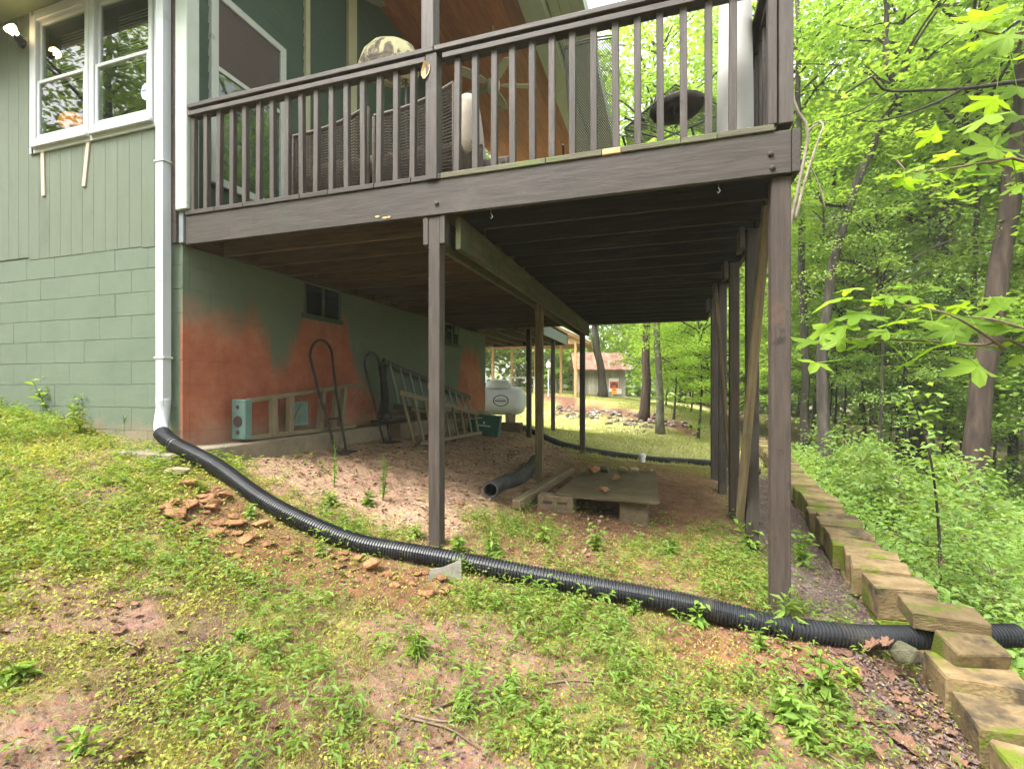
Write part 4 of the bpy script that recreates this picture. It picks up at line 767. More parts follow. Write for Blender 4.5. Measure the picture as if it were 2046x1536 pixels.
for i, (px_, py_, s, mt, lb_) in enumerate([(985, 980, .30, 'orange_rock', 'broad reddish flat rock on the dirt beside the dusty pipe'), (960, 1000, .13, 'tan_rock', 'pale squared rock on the dirt near the dusty pipe'), (922, 1010, .12, 'orange_rock', 'small orange rock on the dirt just right of the middle post'), (665, 945, .12, 'orange_rock', 'orange rock on the dirt under the left part of the deck'), (712, 922, .11, 'tan_rock', 'tan rock lying on the dirt below the hoops')]):
    q = onG(px_, py_); rock(RT_[i] if mt == 'tan_rock' else RO[i], mt, q+Vector((0, 0, s*.12)), s, lb_, None, .45 if i == 0 else .8)
for i in range(70):
    x = random.uniform(-3.4, -1.2); y = random.uniform(3.5, 8.5); s = random.choice([.025, .03, .04, .05]); rock(random.choice(RT_), 'tan_rock', gpt(x, y, 0), s, 'small clay pebble lying on the bare dirt under the deck', 'pebbles on the dirt', .7)
rock(RG[2], 'moss_rock', at(1806, 1290, 2.42)+Vector((0, 0, -.03)), .21, 'mossy squared rock propped between the pipe and the wall blocks', None, .95, .5)
rock(RG[5], 'moss_rock', gpt(.93, 2.55, .0), .15, 'low mossy rock among the weeds near the wall blocks', None, .6)
# broken concrete slab by the pipe
sl = MB(); V = [(-.105, 0, 0), (.105, 0, .012), (.10, 0, .135), (.045, 0, .105), (-.02, 0, .080), (-.09, 0, .072)]; nn = len(V); sl.add(V+[(v[0], .05, v[2]) for v in V], [tuple(range(nn)), tuple(range(2*nn-1, nn-1, -1))]+[(i, nn+i, nn+(i+1) % nn, (i+1) % nn) for i in range(nn)])
tag(obj('concrete_fragment', sl.mesh('fragment'), 'concrete', None, Matrix.Translation(gpt(-1.29, 2.70, -.02))@Matrix.Rotation(R(18), 4, 'Z')@Matrix.Rotation(R(-14), 4, 'X')), 'broken grey concrete fragment propped against the black pipe', 'concrete')
# riprap bank
rb = thing('stone_bank', 'bank of loose pale riprap stones below the grassy mound', 'stones', (-2.5, 18, .2))
for i in range(250):
    t = random.random(); w_ = 14.4+t*6.6; px_ = 1300-t*190; y0p = 866-31*t; y1p = 848-45*t; v = random.random(); q = at(px_+random.uniform(-25, 95 if t < .4 else 25), y0p+(y1p-y0p)*v, w_+v*1.5); s = random.choice([.12, .15, .2, .25, .32])
    me = random.choice(RG); obj('stone', me, 'grey_rock', rb, Matrix.Translation(gpt(q.x, q.y, s*.15))@Matrix.Rotation(random.uniform(0, 6), 4, 'Z')@Matrix.Diagonal((s, s, s*.8, 1)))

# ------------------------------------------------------------------ things stored under the deck
# step ladder lying on its side on the footing
la = thing('step_ladder', 'tan step ladder with teal end caps lying on its side against the red wall', 'ladder', (-3.7, 4.4, 1.0)); XL = -3.70
a0, a1 = Vector((XL, 3.55, 1.385)), Vector((XL-.02, 5.36, 1.555)); b0, b1 = Vector((XL+.02, 3.55, 1.045)), Vector((XL, 5.20, 1.03))
for q0, q1, dx in ((a0, a1, 0), (b0, b1, 0)): board('rail', q0, q1, .045, .022, 'ladder_tan', la)
for q0, q1 in ((a0+Vector((-.10, 0, -.01)), a1+Vector((-.12, -.1, -.02))), (b0+Vector((-.08, 0, .0)), b1+Vector((-.10, -.06, .01)))): board('rail', q0, q1, .03, .018, 'ladder_tan', la)
for t in (.17, .30, .58, .72, .80): board('step', b0.lerp(b1, t+.01), a0.lerp(a1, t), .055 if t > .5 else .06, .06, 'ladder_tan', la, (0, 1, 0))
board('brace', a1+Vector((0, -.22, -.22)), a1+Vector((0, -.03, -.03)), .03, .012, 'ladder_tan', la); board('brace', b0.lerp(a0, .15)+Vector((0, .52, 0)), b0.lerp(a0, .85)+Vector((.0, .72, 0)), .02, .012, 'ladder_tan', la)
ct = MB(); ct.box((XL-.11, 3.47, 1.03), (XL+.05, 3.56, 1.40), .01); cto = ct.build('top_cap', 'teal_plastic', la)
for zz, rr in ((1.20, .05), (1.33, .018), (1.10, .02)):
    V, F = lathe([(rr, 0), (rr, .004)], 16); obj('hole', MB().add(V, F).mesh('hole'), 'dark_print', cto, Matrix.Translation((XL-.03, 3.468, zz))@Matrix.Rotation(R(90), 4, 'X'))
tr_ = MB(); tr_.box((XL-.035, 4.10, 1.10), (XL-.02, 4.38, 1.36), .006)
for k in range(4): tr_.box((XL-.0195, 4.14+.06*k, 1.14), (XL-.014, 4.16+.06*k, 1.32), .002)
tr_.build('pail_tray', 'teal_plastic', la)
# two hand trucks whose hooped handles lean on the wall
def hoop(name, label, yc, zt, half, foot):
    h = thing(name, label, 'hand truck', (-3.4, yc, .95)); m_ = MB(); zb = gh(-3.42, yc-.2)[0]+.02
    arc = [(-3.80, yc+half*math.cos(a_), zt-half*1.05+half*1.05*math.sin(a_)) for a_ in np.linspace(math.pi, 0, 12)]
    m_.tube([(-3.42, yc-half*.55-foot, zb), (-3.70, yc-half*.9-.02, zt-half*1.05-.35)]+arc+[(-3.70, yc+half*.9-.05, zt-half*1.05-.35), (-3.42, yc+half*.35-foot, zb)], .015, 8); m_.build('handle', 'rusty_black', h, True)
    m_ = MB(); m_.box((-3.46, yc-half*.62-foot, zb-.015), (-3.28, yc+half*.45-foot, zb+.0), .003); m_.build('toe_plate', 'rusty_black', h)
    for t in (.25, .5):
        m_ = MB(); q0 = Vector((-3.42, yc-half*.55-foot, zb)).lerp(Vector((-3.70, yc-half*.9-.02, zt-half*1.05-.35)), t); q1 = Vector((-3.42, yc+half*.35-foot, zb)).lerp(Vector((-3.70, yc+half*.9-.05, zt-half*1.05-.35)), t); t > .3 and m_.tube([q0, q1], .009, 6); m_.F and m_.build('crossbar', 'rusty_black', h)
    return h
hoop('hand_truck', 'black hooped hand truck standing in front of the tan step ladder', 4.69, 2.06, .19, .13)
h2 = hoop('hand_truck', 'smaller black hooped hand truck with a dark sleeve next to the black ladder', 5.70, 1.99, .17, .22)
m_ = MB(); m_.tube(spline([(-3.72, 5.83, 1.86), (-3.68, 5.80, 1.6), (-3.62, 5.74, 1.35), (-3.58, 5.64, 1.16), (-3.5, 5.6, 1.08)], 14), [.03, .05, .05, .05, .055, .055, .06, .06, .06, .065, .07, .08, .10, .06], 8); m_.build('sleeve', 'black_metal', h2, True)
m_ = MB(); m_.box((-3.62, 5.40, 1.04), (-3.45, 6.25, 1.09), .006); m_.build('shelf', 'rusty_black', h2)
# dark extension ladder on edge
lb = thing('extension_ladder', 'dark extension ladder on edge against the green wall behind the middle post', 'ladder', (-3.75, 7.5, .8))
t0, t1, u0, u1 = Vector((-3.80, 5.98, 1.89)), Vector((-3.80, 9.15, 1.30)), Vector((-3.70, 6.10, 1.25)), Vector((-3.70, 9.15, .92))
for q0, q1 in ((t0, t1), (u0, u1)): board('rail', q0, q1, .075, .03, 'ladder_dark', lb); board('rail_flange', q0+Vector((.017, 0, .036)), q1+Vector((.017, 0, .036)), .008, .02, 'ladder_tan', lb)
for k in range(11): t = .05+k*.09; m_ = MB(); m_.tube([t0.lerp(t1, t), u0.lerp(u1, t)], .017, 8); m_.build('rung', 'sheet_grey', lb)
# second tan ladder, legs splayed on the dirt
lc = thing('step_ladder', 'tan wooden step ladder fallen open on the dirt before the dark ladder', 'ladder', (-3.2, 6.6, .8))
c0, c1, d0, d1 = Vector((-3.22, 5.43, 1.45)), Vector((-3.18, 8.05, 1.05)), Vector((-3.30, 5.35, 1.10)), Vector((-2.95, 7.6, .76))
board('rail', c0, c1, .065, .03, 'ladder_tan', lc); board('rail', Vector((-3.10, 5.75, gh(-3.1, 5.75)[0]+.04)), d1, .05, .03, 'ladder_tan', lc)
for k in range(9): t = .02+k*.115; board('step', c0.lerp(c1, t), Vector((-3.10, 5.55, gh(-3.1, 5.6)[0]+.05)).lerp(d1, t), .05, .022, 'ladder_tan', lc, (0, 1, 0))
board('rail', Vector((-3.55, 6.3, 1.20)), Vector((-3.45, 8.5, .92)), .05, .025, 'ladder_tan', lc); board('rail', Vector((-3.35, 7.0, .98)), Vector((-3.12, 8.3, .98)), .03, .10, 'ladder_tan', lc)
for k in range(5): t = .2+k*.16; board('step', Vector((-3.55, 6.3, 1.20)).lerp(Vector((-3.45, 8.5, .92)), t), Vector((-3.3, 6.6, 1.14)).lerp(Vector((-3.15, 8.2, 1.02)), t), .035, .02, 'ladder_tan', lc, (0, 1, 0))
cb_ = thing('cinder_block', 'brown block under the smaller hand truck at the foot of the wall', 'block', gpt(-3.45, 5.95)); boxp('block', (-3.60, 5.78, .80), (-3.40, 6.16, 1.03), 'cinder', cb_, .01)
# green bin
gb = thing('plastic_bin', 'dark green plastic bin with faint white lettering lying at the end of the ladders', 'bin', gpt(-3.05, 8.05)); rotb = Matrix.Translation((-3.08, 8.10, .86))@Matrix.Rotation(R(17), 4, 'Z')@Matrix.Rotation(R(7), 4, 'Y')
m_ = MB(); m_.box((-.29, -.02, -.19), (.25, .30, .17), .012); obj('body', m_.mesh('body'), 'green_plastic', gb, rotb); m_ = MB(); m_.box((.25, -.03, -.20), (.285, .31, .18), .008); obj('rim', m_.mesh('rim'), 'teal_plastic', gb, rotb)
m_ = MB(); xx = -.11
for wv in (.016, .022, .012, .020, .018, .024, .014, .02, .018): m_.box((xx, -.0235, -.035), (xx+wv, -.0205, -.012), 0); xx += wv+.006
m_.box((-.03, -.0235, .01), (.0, -.0205, .05), 0); obj('lettering', m_.mesh('lettering'), 'print_white', gb, rotb)
# propane tank
tk_ = thing('propane_tank', 'white propane tank with a domed lid behind the far corner of the house', 'tank', (-4.5, 12.5, .6)); V, F = lathe([(.01, -1.0), (.16, -.985), (.28, -.93), (.355, -.84), (.385, -.70), (.385, .70), (.355, .84), (.28, .93), (.16, .985), (.01, 1.0)], 36); rt = Matrix.Translation((-4.58, 12.45, 1.17))@Matrix.Rotation(R(10), 4, 'Z')@Matrix.Rotation(R(90), 4, 'Y'); tb_ = obj('shell', MB().add(V, F).mesh('shell', True), 'tank_white', tk_, rt)
V, F = lathe([(.23, 0), (.235, .05), (.22, .12), (.15, .17), (.02, .18)], 24); obj('lid', MB().add([(v[0]*1.1, v[1]*.8, v[2]) for v in V], F).mesh('lid', True), 'tank_white', tk_, Matrix.Translation((-4.33, 12.42, 1.50))@Matrix.Scale(1.35, 4)); boxp('latch', (-4.24, 12.21, 1.58), (-4.18, 12.235, 1.64), 'black_metal', tk_, .004)
# oval badge following the shell
lg = MB()
def onshell(ax, an, r=.389): return rt@Vector((r*math.cos(an), r*math.sin(an), ax))
V = []
for rr in (1, .86):
    for a_ in np.linspace(0, 2*math.pi, 33)[:-1]: V.append(onshell(.36+.21*rr*math.cos(a_), R(-90)+.40*rr*math.sin(a_)-.02))
lg.add(V, [(i, (i+1) % 32, 32+(i+1) % 32, 32+i) for i in range(32)])
for (a0_, a1_), z0_, z1_ in (((-.05, .02), .20, .50), ((.08, .10), .22, .50), ((-.14, -.12), .25, .48)):
    n8 = 8; V = [onshell(z0_+(z1_-z0_)*k/n8, R(-90)+a_) for a_ in (a0_, a1_) for k in range(n8+1)]; lg.add(V, [(k, k+1, n8+2+k, n8+1+k) for k in range(n8)])
lg.build('badge', 'dark_print', tk_)
for xx in (-5.1, -4.0): boxp('saddle', (xx-.06, 12.2, gh(xx, 12.4)[0]-.05), (xx+.06, 12.75, .84), 'cinder', tk_, .01)
cb2 = thing('cinder_block', 'hollow dark cinder block on the dirt in front of the propane tank', 'block', gpt(-2.95, 9.1)); m_ = MB(); bz = g1(-2.9, 9.4)
for a, b in (((-3.2, 9.3, bz-.03), (-2.78, 9.34, bz+.19)), ((-3.2, 9.46, bz-.03), (-2.78, 9.5, bz+.19)), ((-3.2, 9.34, bz-.03), (-3.16, 9.46, bz+.19)), ((-3.01, 9.34, bz-.03), (-2.97, 9.46, bz+.19)), ((-2.82, 9.34, bz-.03), (-2.78, 9.46, bz+.19))): m_.box(a, b, .004)
m_.build('block', 'cinder', cb2)
# hatch sheet on blocks with stones on top
hz = .49
hs_ = thing('cover_sheet', 'mossy brown board lying flat on blocks under the deck with stones on top', 'board', (-.55, 5.5, hz)); V = [(-1.06, 4.72), (-.86, 4.70), (-.84, 4.64), (-.10, 4.62), (-.05, 4.66), (-.12, 6.20), (-.95, 6.25)]; nn = len(V); m_ = MB(); m_.add([(x, y, hz-.05+.02*(y-4.6)) for x, y in V]+[(x, y, hz-.035+.02*(y-4.6)) for x, y in V], [tuple(range(nn-1, -1, -1)), tuple(range(nn, 2*nn))]+[(i, (i+1) % nn, nn+(i+1) % nn, nn+i) for i in range(nn)]); m_.build('sheet', 'hatch_sheet', hs_)
for (x0, x1, y0_, y1_, zt, lb_) in ((-1.22, -.86, 4.68, 4.86, hz-.052, 'tan slotted block under the left corner of the mossy board'), (-.42, -.16, 4.70, 4.90, hz-.052, 'tan block under the right front corner of the mossy board')):
    b0z = min(g1((x0+x1)/2, y0_), zt-.12)-.04; bt = thing('cinder_block', lb_, 'block', ((x0+x1)/2, y0_, b0z)); boxp('block', (x0, y0_, b0z), (x1, y1_, zt), 'cinder', bt, .008)
    if x0 < -1: boxp('slot', (x0+.06, y0_-.002, zt-.075), (x0+.15, y0_+.01, zt-.05), 'dark_print', bt, 0); boxp('slot', (x0+.20, y0_-.002, zt-.075), (x0+.30, y0_+.01, zt-.05), 'dark_print', bt, 0)
for i, (px_, py_, s, mt, lb_) in enumerate([(1207, 975, .16, 'orange_rock', 'orange stone in the middle of the mossy board'), (1228, 953, .17, 'orange_rock', 'orange stone just behind the middle one on the mossy board'), (1183, 942, .26, 'orange_rock', 'long brown stone at the back left of the mossy board'), (1208, 940, .22, 'moss_rock', 'dark stone at the back of the mossy board'), (1245, 940, .19, 'tan_rock', 'tan stone at the back right of the mossy board'), (1268, 940, .16, 'tan_rock', 'small tan stone beside the tan one on the mossy board'), (1300, 938, .09, 'tan_rock', 'smallest stone at the right edge of the mossy board')]):
    q = onZ(px_, py_+8, hz-.01); q.y = min(q.y, 6.05); rock(RO[i], mt, Vector((q.x, q.y, hz-.02+.02*(q.y-4.6)+s*.24)), s, lb_, None, .85)
tm = thing('timber', 'weathered square timber lying in the dirt beside the dusty pipe', 'timber', gpt(-1.3, 5.2)); board('timber', gpt(-1.36, 4.42, .06), gpt(-1.16, 6.1, .09), .095, .095, 'raw_wood', tm, ch=.012)

# ------------------------------------------------------------------ shed, pavilion and what stands in it
sh = thing('shed', 'grey board shed with a rusty tin roof beyond the mound', 'shed', (-3.85, 30.3, 1.0)); sb = Matrix.Translation((-3.8, 30.3, .95))@Matrix.Rotation(R(17), 4, 'Z')
m_ = MB(); m_.box((-1.45, .03, 0), (1.45, 2.4, 1.75)); core_ = obj('wall', m_.mesh('wall'), 'barn_wood', sh, sb)
for k in range(17):
    if k in (3, 11): continue
    m_ = MB(); m_.box((-1.48+k*.174, -.005+random.uniform(-.01, .01), -.1), (-1.48+k*.174+.165, .025, 1.72-random.uniform(0, .06)), .004); obj('board', m_.mesh('board'), 'barn_wood', sh, sb)
for k in range(8):
    m_ = MB(); x0 = -1.75+k*.43; m_.add([(x0, -.35, 1.68), (x0+.425, -.35, 1.68), (x0+.425, 1.2, 2.82), (x0, 1.2, 2.82), (x0, -.35, 1.71), (x0+.21, -.35, 1.73), (x0+.425, -.35, 1.71), (x0, 1.2, 2.85), (x0+.21, 1.2, 2.87), (x0+.425, 1.2, 2.85)], [(0, 3, 2, 1), (4, 5, 8, 7), (5, 6, 9, 8), (0, 1, 6, 5, 4)]); obj('roof_panel', m_.mesh('roof_panel'), 'rust_roof', sh, sb)
m_ = MB(); m_.add([(-1.75, 1.2, 2.86), (1.69, 1.2, 2.86), (1.69, 2.75, 1.7), (-1.75, 2.75, 1.7)], [(0, 1, 2, 3)]); obj('roof_back', m_.mesh('roof_back'), 'rust_roof', sh, sb)
m_ = MB(); m_.box((-1.1, -.05, 1.30), (-.1, -.008, 1.42), .004); obj('crossboard', m_.mesh('crossboard'), 'barn_wood', sh, sb)
for nm, x0, x1, z0, z1, mt in (('sign_panel', .45, 1.05, .35, 1.18, 'white_sign'), ('red_sign', .50, 1.03, .55, .98, 'red_sign'), ('orange_sign', .62, .92, .20, .54, 'orange_sign'), ('white_sign', .93, 1.22, .22, .52, 'white_sign')):
    dy = {'white_sign': .04, 'red_sign': .05, 'orange_sign': .06}[mt]+(.01 if nm == 'white_sign' else 0); m_ = MB(); m_.box((x0, -dy-.008, z0), (x1, -dy, z1), .001); o_ = obj('sign', m_.mesh(nm), mt, sh, sb)
    m_ = MB()
    if mt == 'red_sign': m_.box((x0+.16, -dy-.012, z0+.20), (x1-.16, -dy-.009, z1-.05)); m_.box((x0+.06, -dy-.012, z0+.07), (x0+.16, -dy-.009, z0+.30)); m_.box((x1-.16, -dy-.012, z0+.07), (x1-.06, -dy-.009, z0+.30))
    elif mt == 'orange_sign': m_.box((x0+.05, -dy-.012, z1-.10), (x1-.05, -dy-.009, z1-.05)); m_.box((x0+.08, -dy-.012, z0+.08), (x1-.08, -dy-.009, z0+.12))
    elif nm == 'white_sign':
        for k in range(3): m_.box((x0+.04, -dy-.012, z0+.06+k*.08), (x1-.05, -dy-.009, z0+.075+k*.08))
    if m_.F: obj('print', m_.mesh('print'), 'dark_print', o_, sb)
pa = thing('pavilion', 'open wooden pavilion with a white metal roof behind the house', 'pavilion', (-6, 23.5, 1.4))
for px_, w_ in ((985, 25.5), (1023, 25.5), (1121, 24.5), (1150, 23.2), (1070, 24.6), (940, 24)):
    q = at(px_, 776, w_); board('post', (q.x, q.y, g1(q.x, q.y)-.1), (q.x, q.y, 3.72), .12, .12, 'pav_wood', pa, (0, 1, 0))
q0, q1, q2 = at(930, 690, 24), at(1158, 690, 23.2), at(1125, 690, 26)
board('beam', (q0.x, q0.y, 3.75), (q1.x, q1.y, 3.75), .24, .1, 'pav_wood', pa); board('beam', (q0.x, q0.y+2.6, 3.75), (q1.x-.4, q1.y+2.9, 3.75), .24, .1, 'pav_wood', pa); board('beam', (q1.x, q1.y, 3.74), (q1.x-.4, q1.y+2.9, 3.74), .22, .1, 'pav_wood', pa)
m_ = MB(); e0, e1, e2, e3 = Vector((-3.35, 22.9, 3.70)), Vector((-3.9, 27.4, 3.70)), Vector((-7.0, 26.6, 5.2)), Vector((-6.4, 22.1, 5.2)); m_.add([e0, e1, e2, e3]+[v+Vector((0, 0, .05)) for v in (e0, e1, e2, e3)], [(0, 1, 2, 3)[::-1], (4, 5, 6, 7), (0, 1, 5, 4), (1, 2, 6, 5), (2, 3, 7, 6), (3, 0, 4, 7)]); m_.build('roof', 'tin_white', pa)
m_ = MB(); e0, e1, e2, e3 = Vector((-6.4, 22.1, 5.2)), Vector((-7.0, 26.6, 5.2)), Vector((-10.2, 25.6, 3.7)), Vector((-9.6, 21.1, 3.7)); m_.add([e0, e1, e2, e3]+[v+Vector((0, 0, .05)) for v in (e0, e1, e2, e3)], [(0, 1, 2, 3)[::-1], (4, 5, 6, 7), (0, 1, 5, 4), (1, 2, 6, 5), (2, 3, 7, 6), (3, 0, 4, 7)]); m_.build('roof', 'tin_white', pa)
for k in range(6): t = k/5; board('rafter', e3.lerp(Vector((-3.4, 23.0, 3.70)), .5)*0+Vector((-3.45-.1*k*.9, 23+k*.85, 3.66)), Vector((-6.45-.1*k, 22.2+k*.85, 5.12)), .12, .05, 'pav_wood', pa)
def bxthing(name, label, cat, c, sx, sy, sz, mat, extra=None):
    t_ = thing(name, label, cat, c); m_ = MB(); m_.box((c.x-sx/2, c.y-sy/2, c.z), (c.x+sx/2, c.y+sy/2, c.z+sz), .02); m_.build('body', mat, t_); extra and extra(t_, c); return t_
c_ = at(985, 790, 21); c_.z = g1(c_.x, c_.y); bxthing('chest_freezer', 'white box unit standing under the pavilion just past the house corner', 'freezer', c_, .95, .6, .85, 'vinyl_white', lambda t_, c: boxp('lid', (c.x-.49, c.y-.32, c.z+.852), (c.x+.49, c.y+.32, c.z+.91), 'vinyl_white', t_, .01))
def bench(name, label, px_, w_, L=1.5):
    c = at(px_, 790, w_); c.z = g1(c.x, c.y); t_ = thing(name, label, 'table' if 'table' in name else 'bench', c); boxp('top', (c.x-L/2, c.y-.3, c.z+.70), (c.x+L/2, c.y+.3, c.z+.75), 'barn_wood', t_, .006)
    for sx in (-1, 1):
        for sy in (-1, 1): boxp('leg', (c.x+sx*(L/2-.12)-.04, c.y+sy*.24-.04, c.z-.03), (c.x+sx*(L/2-.12)+.04, c.y+sy*.24+.04, c.z+.70), 'barn_wood', t_, .004)
bench('picnic_table', 'dark picnic table under the pavilion left of the thin posts', 1046, 24.2); bench('garden_table', 'dark table at the right end of the pavilion', 1130, 26, 1.2)
lt_ = thing('lantern_post', 'white lantern post beside the pavilion', 'lamp', at(1096, 785, 23)); c = at(1096, 785, 23); s_ = MB(); s_.tube([(c.x, c.y, g1(c.x, c.y)-.05), (c.x, c.y, 2.45)], .03, 8); s_.build('pole', 'vinyl_white', lt_); V, F = lathe([(.05, 0), (.11, .05), (.12, .22), (.03, .34)], 10); obj('lantern', MB().add(V, F).mesh('lantern'), 'pvc', lt_, Matrix.Translation((c.x, c.y, 2.45)))
# ------------------------------------------------------------------ plants
def leaf_geo(P, Nrm, D, size, asp=.55, fold=.12):
    """diamond leaves, folded on the midrib: P base, D pointing direction, Nrm face normal"""
    D = D-Nrm*(D*Nrm).sum(1)[:, None]; D /= np.linalg.norm(D, axis=1)[:, None]+1e-9; S = np.cross(Nrm, D); s = np.asarray(size)[:, None]
    mid = P+D*s*.45; V = np.empty((len(P)*4, 3)); V[0::4] = P; V[1::4] = mid+S*s*asp*.5+Nrm*s*fold; V[2::4] = P+D*s-Nrm*s*.10; V[3::4] = mid-S*s*asp*.5+Nrm*s*fold
    b = np.arange(len(P))*4; T = np.empty((len(P)*2, 3), np.int32); T[0::2] = np.stack([b, b+2, b+1], 1); T[1::2] = np.stack([b, b+3, b+2], 1)
    return V, T
def rnd_normals(n, tilt, rng):
    N_ = np.zeros((n, 3)); N_[:, 2] = 1; N_[:, :2] = rng.normal(size=(n, 2))*tilt; return N_/np.linalg.norm(N_, axis=1)[:, None]
def crown_mesh(seed, rx, rz, ncl, per, leaf, disc=.62, layered=False, low=-1.0):
    rng = np.random.default_rng(seed); C = []
    while len(C) < ncl:
        q = rng.uniform(-1, 1, 3); r = np.linalg.norm(q)
        if r > 1 or (r < .35 and rng.random() < .7) or q[2] < low: continue
        q = q*np.array([rx, rx, rz])*(1+.18*math.sin(3*math.atan2(q[1], q[0])+seed)); C.append(q)
    C = np.array(C)
    if layered: C[:, 2] = np.round(C[:, 2]/.55)*.55+rng.normal(size=len(C))*.07
    rd = disc*rng.uniform(.6, 1.35, len(C)); P = []; v = []
    for c, r, tone in zip(C, rd, rng.random(len(C))):
        k = int(per*rng.uniform(.6, 1.4)); a = rng.uniform(0, 6.283, k); q = np.sqrt(rng.random(k))*r
        d = np.stack([q*np.cos(a), q*np.sin(a), rng.normal(size=k)*.10-(q/r)**2*.22*r], 1); P.append(c+d); v.append(np.clip(tone*.55+rng.random(k)*.5, 0, 1))
    P = np.concatenate(P); v = np.concatenate(v); n_ = len(P); Nn = rnd_normals(n_, .55, rng); D = np.concatenate([rng.normal(size=(n_, 2)), rng.normal(size=(n_, 1))*.3-.25], 1)
    V, T = leaf_geo(P, Nn, D, leaf*rng.uniform(.65, 1.35, n_), .62); me = np_mesh('crown', V, None, T, fattr=np.repeat(v, 2))
    tw = MB(); order = rng.permutation(len(C))[:26]
    for i in order:
        c = C[i]; s0 = np.array([0, 0, np.clip(c[2]-.5*np.hypot(c[0], c[1]), -rz, rz*.6)]); m_ = (s0+c)/2+np.array([0, 0, .12*np.linalg.norm(c[:2])]); tw.tube(spline([s0, m_, c], 6), np.linspace(.016*rx, .005*rx, 6), 5, False)
    return me, tw.mesh('limb')
CR = {'under': [crown_mesh(1, 2.3, 2.1, 70, 75, .115, .55, True), crown_mesh(2, 2.3, 2.1, 60, 48, .165, .62, True), crown_mesh(3, 2.3, 2.1, 85, 85, .09, .5, True)], 'canopy': [crown_mesh(i, 3.4, 4.8, 120, 85, .15, .8, False) for i in (11, 12, 13)], 'tall': [crown_mesh(i, 3.2, 6.5, 130, 80, .17, .85, False) for i in (21, 22)], 'bush': [crown_mesh(i, .62, .50, 26, 34, .085, .26, True, -.6) for i in (31, 32, 33)]}
def trunk_mesh(path, r0, r1, seed, n=10, flare=True):
    k = 16; P = spline(path, k); rng = np.random.default_rng(seed); t = np.linspace(0, 1, k); rad = r0*(1-t)+r1*t
    if flare: rad *= 1+.55*np.exp(-t*k*.9)
    P[1:-1, :2] += rng.normal(size=(k-2, 2))*r0*.16; V, F = tube(P, rad, n)
    V = np.array(V); V += rng.normal(size=V.shape)*r0*.035
    return MB().add(V, F).mesh('trunk', True)
TI = [0]
def tree(name, label, x, y, path, r0, r1, crowns, bark='bark', leaf='leaf_forest', group=None, base_dz=-.15, cat='tree', limbs=()):
    """path: points relative to the base; crowns: (kind, dx, dy, z, sx, sz)"""
    TI[0] += 1; b = gpt(x, y); t_ = thing(name, label, cat, b, group); pts = [b+Vector(q) for q in path]; pts[0].z += base_dz
    obj('trunk', trunk_mesh(pts, r0, r1, TI[0]), bark, t_)
    for lp_, l0, l1 in limbs: obj('limb', trunk_mesh([b+Vector(q) for q in lp_], l0, l1, TI[0]+500, 7, False), bark, t_)
    for kind, dx, dy, z, sx, sz in crowns:
        me, lm = CR[kind][(TI[0]+int(abs(dx)*3)) % len(CR[kind])]; key = leaf
        if len(me.materials) == 0: me.materials.append(None); lm.materials.append(MAT[bark])
        M_ = Matrix.Translation(b+Vector((dx, dy, z)))@Matrix.Rotation(random.uniform(0, 6.28), 4, 'Z')@Matrix.Diagonal((sx, sx, sz, 1))
        o_ = obj('crown', me, None, t_, M_); o_.material_slots[0].link = 'OBJECT'; o_.material_slots[0].material = MAT[leaf]; obj('limb', lm, None, t_, M_)
    return t_
def rel(pts, x, y): b = gpt(x, y); return [Vector(q)-b for q in pts]
# trees one can point to
x, y = 5.35, 11.14; tree('oak_tree', 'large dark-barked tree trunk rising at the right edge of the woods', x, y, [(0, 0, 0), (.12, .03, 1.6), (.5, .15, 4.2), (.78, .25, 6.2), (1.2, .4, 10)], .185, .13, [('canopy', .9, 2.0, 9.8, 1.1, .75), ('under', 2.2, .8, 5.6, 1.0, .8)], 'bark_red')
x, y = 6.3, 10.8; tree('lichen_tree', 'thin lichen-covered leaning trunk just right of the large dark trunk', x, y, [(0, 0, 0), (.3, 0, 1.5), (.75, .1, 3.4), (1.4, .2, 6)], .11, .06, [('under', 1.6, .3, 6.2, 1, .9)], 'bark_light')
x, y = 3.05, 11.4; pts = [Vector((x, y, g1(x, y))), at(1650, 640, 10.2), at(1690, 430, 10), at(1740, 300, 10), at(1775, 215, 10), at(1808, 165, 10)]; sub = [at(1800, 175, 10), at(1775, 140, 10), at(1768, 90, 10), at(1772, 20, 10), at(1780, -60, 10)]
tree('crooked_tree', 'crooked dark tree with an elbowed fork high beside the deck corner', x, y, rel(pts, x, y), .115, .07, [('under', 1.6, .6, 8.4, .8, .7), ('under', .3, 1.0, 6.3, .75, .6)], limbs=[(rel(sub, x, y), .07, .04), (rel([at(1700, 410, 10), at(1650, 408, 10), at(1632, 380, 10)], x, y), .05, .02)])
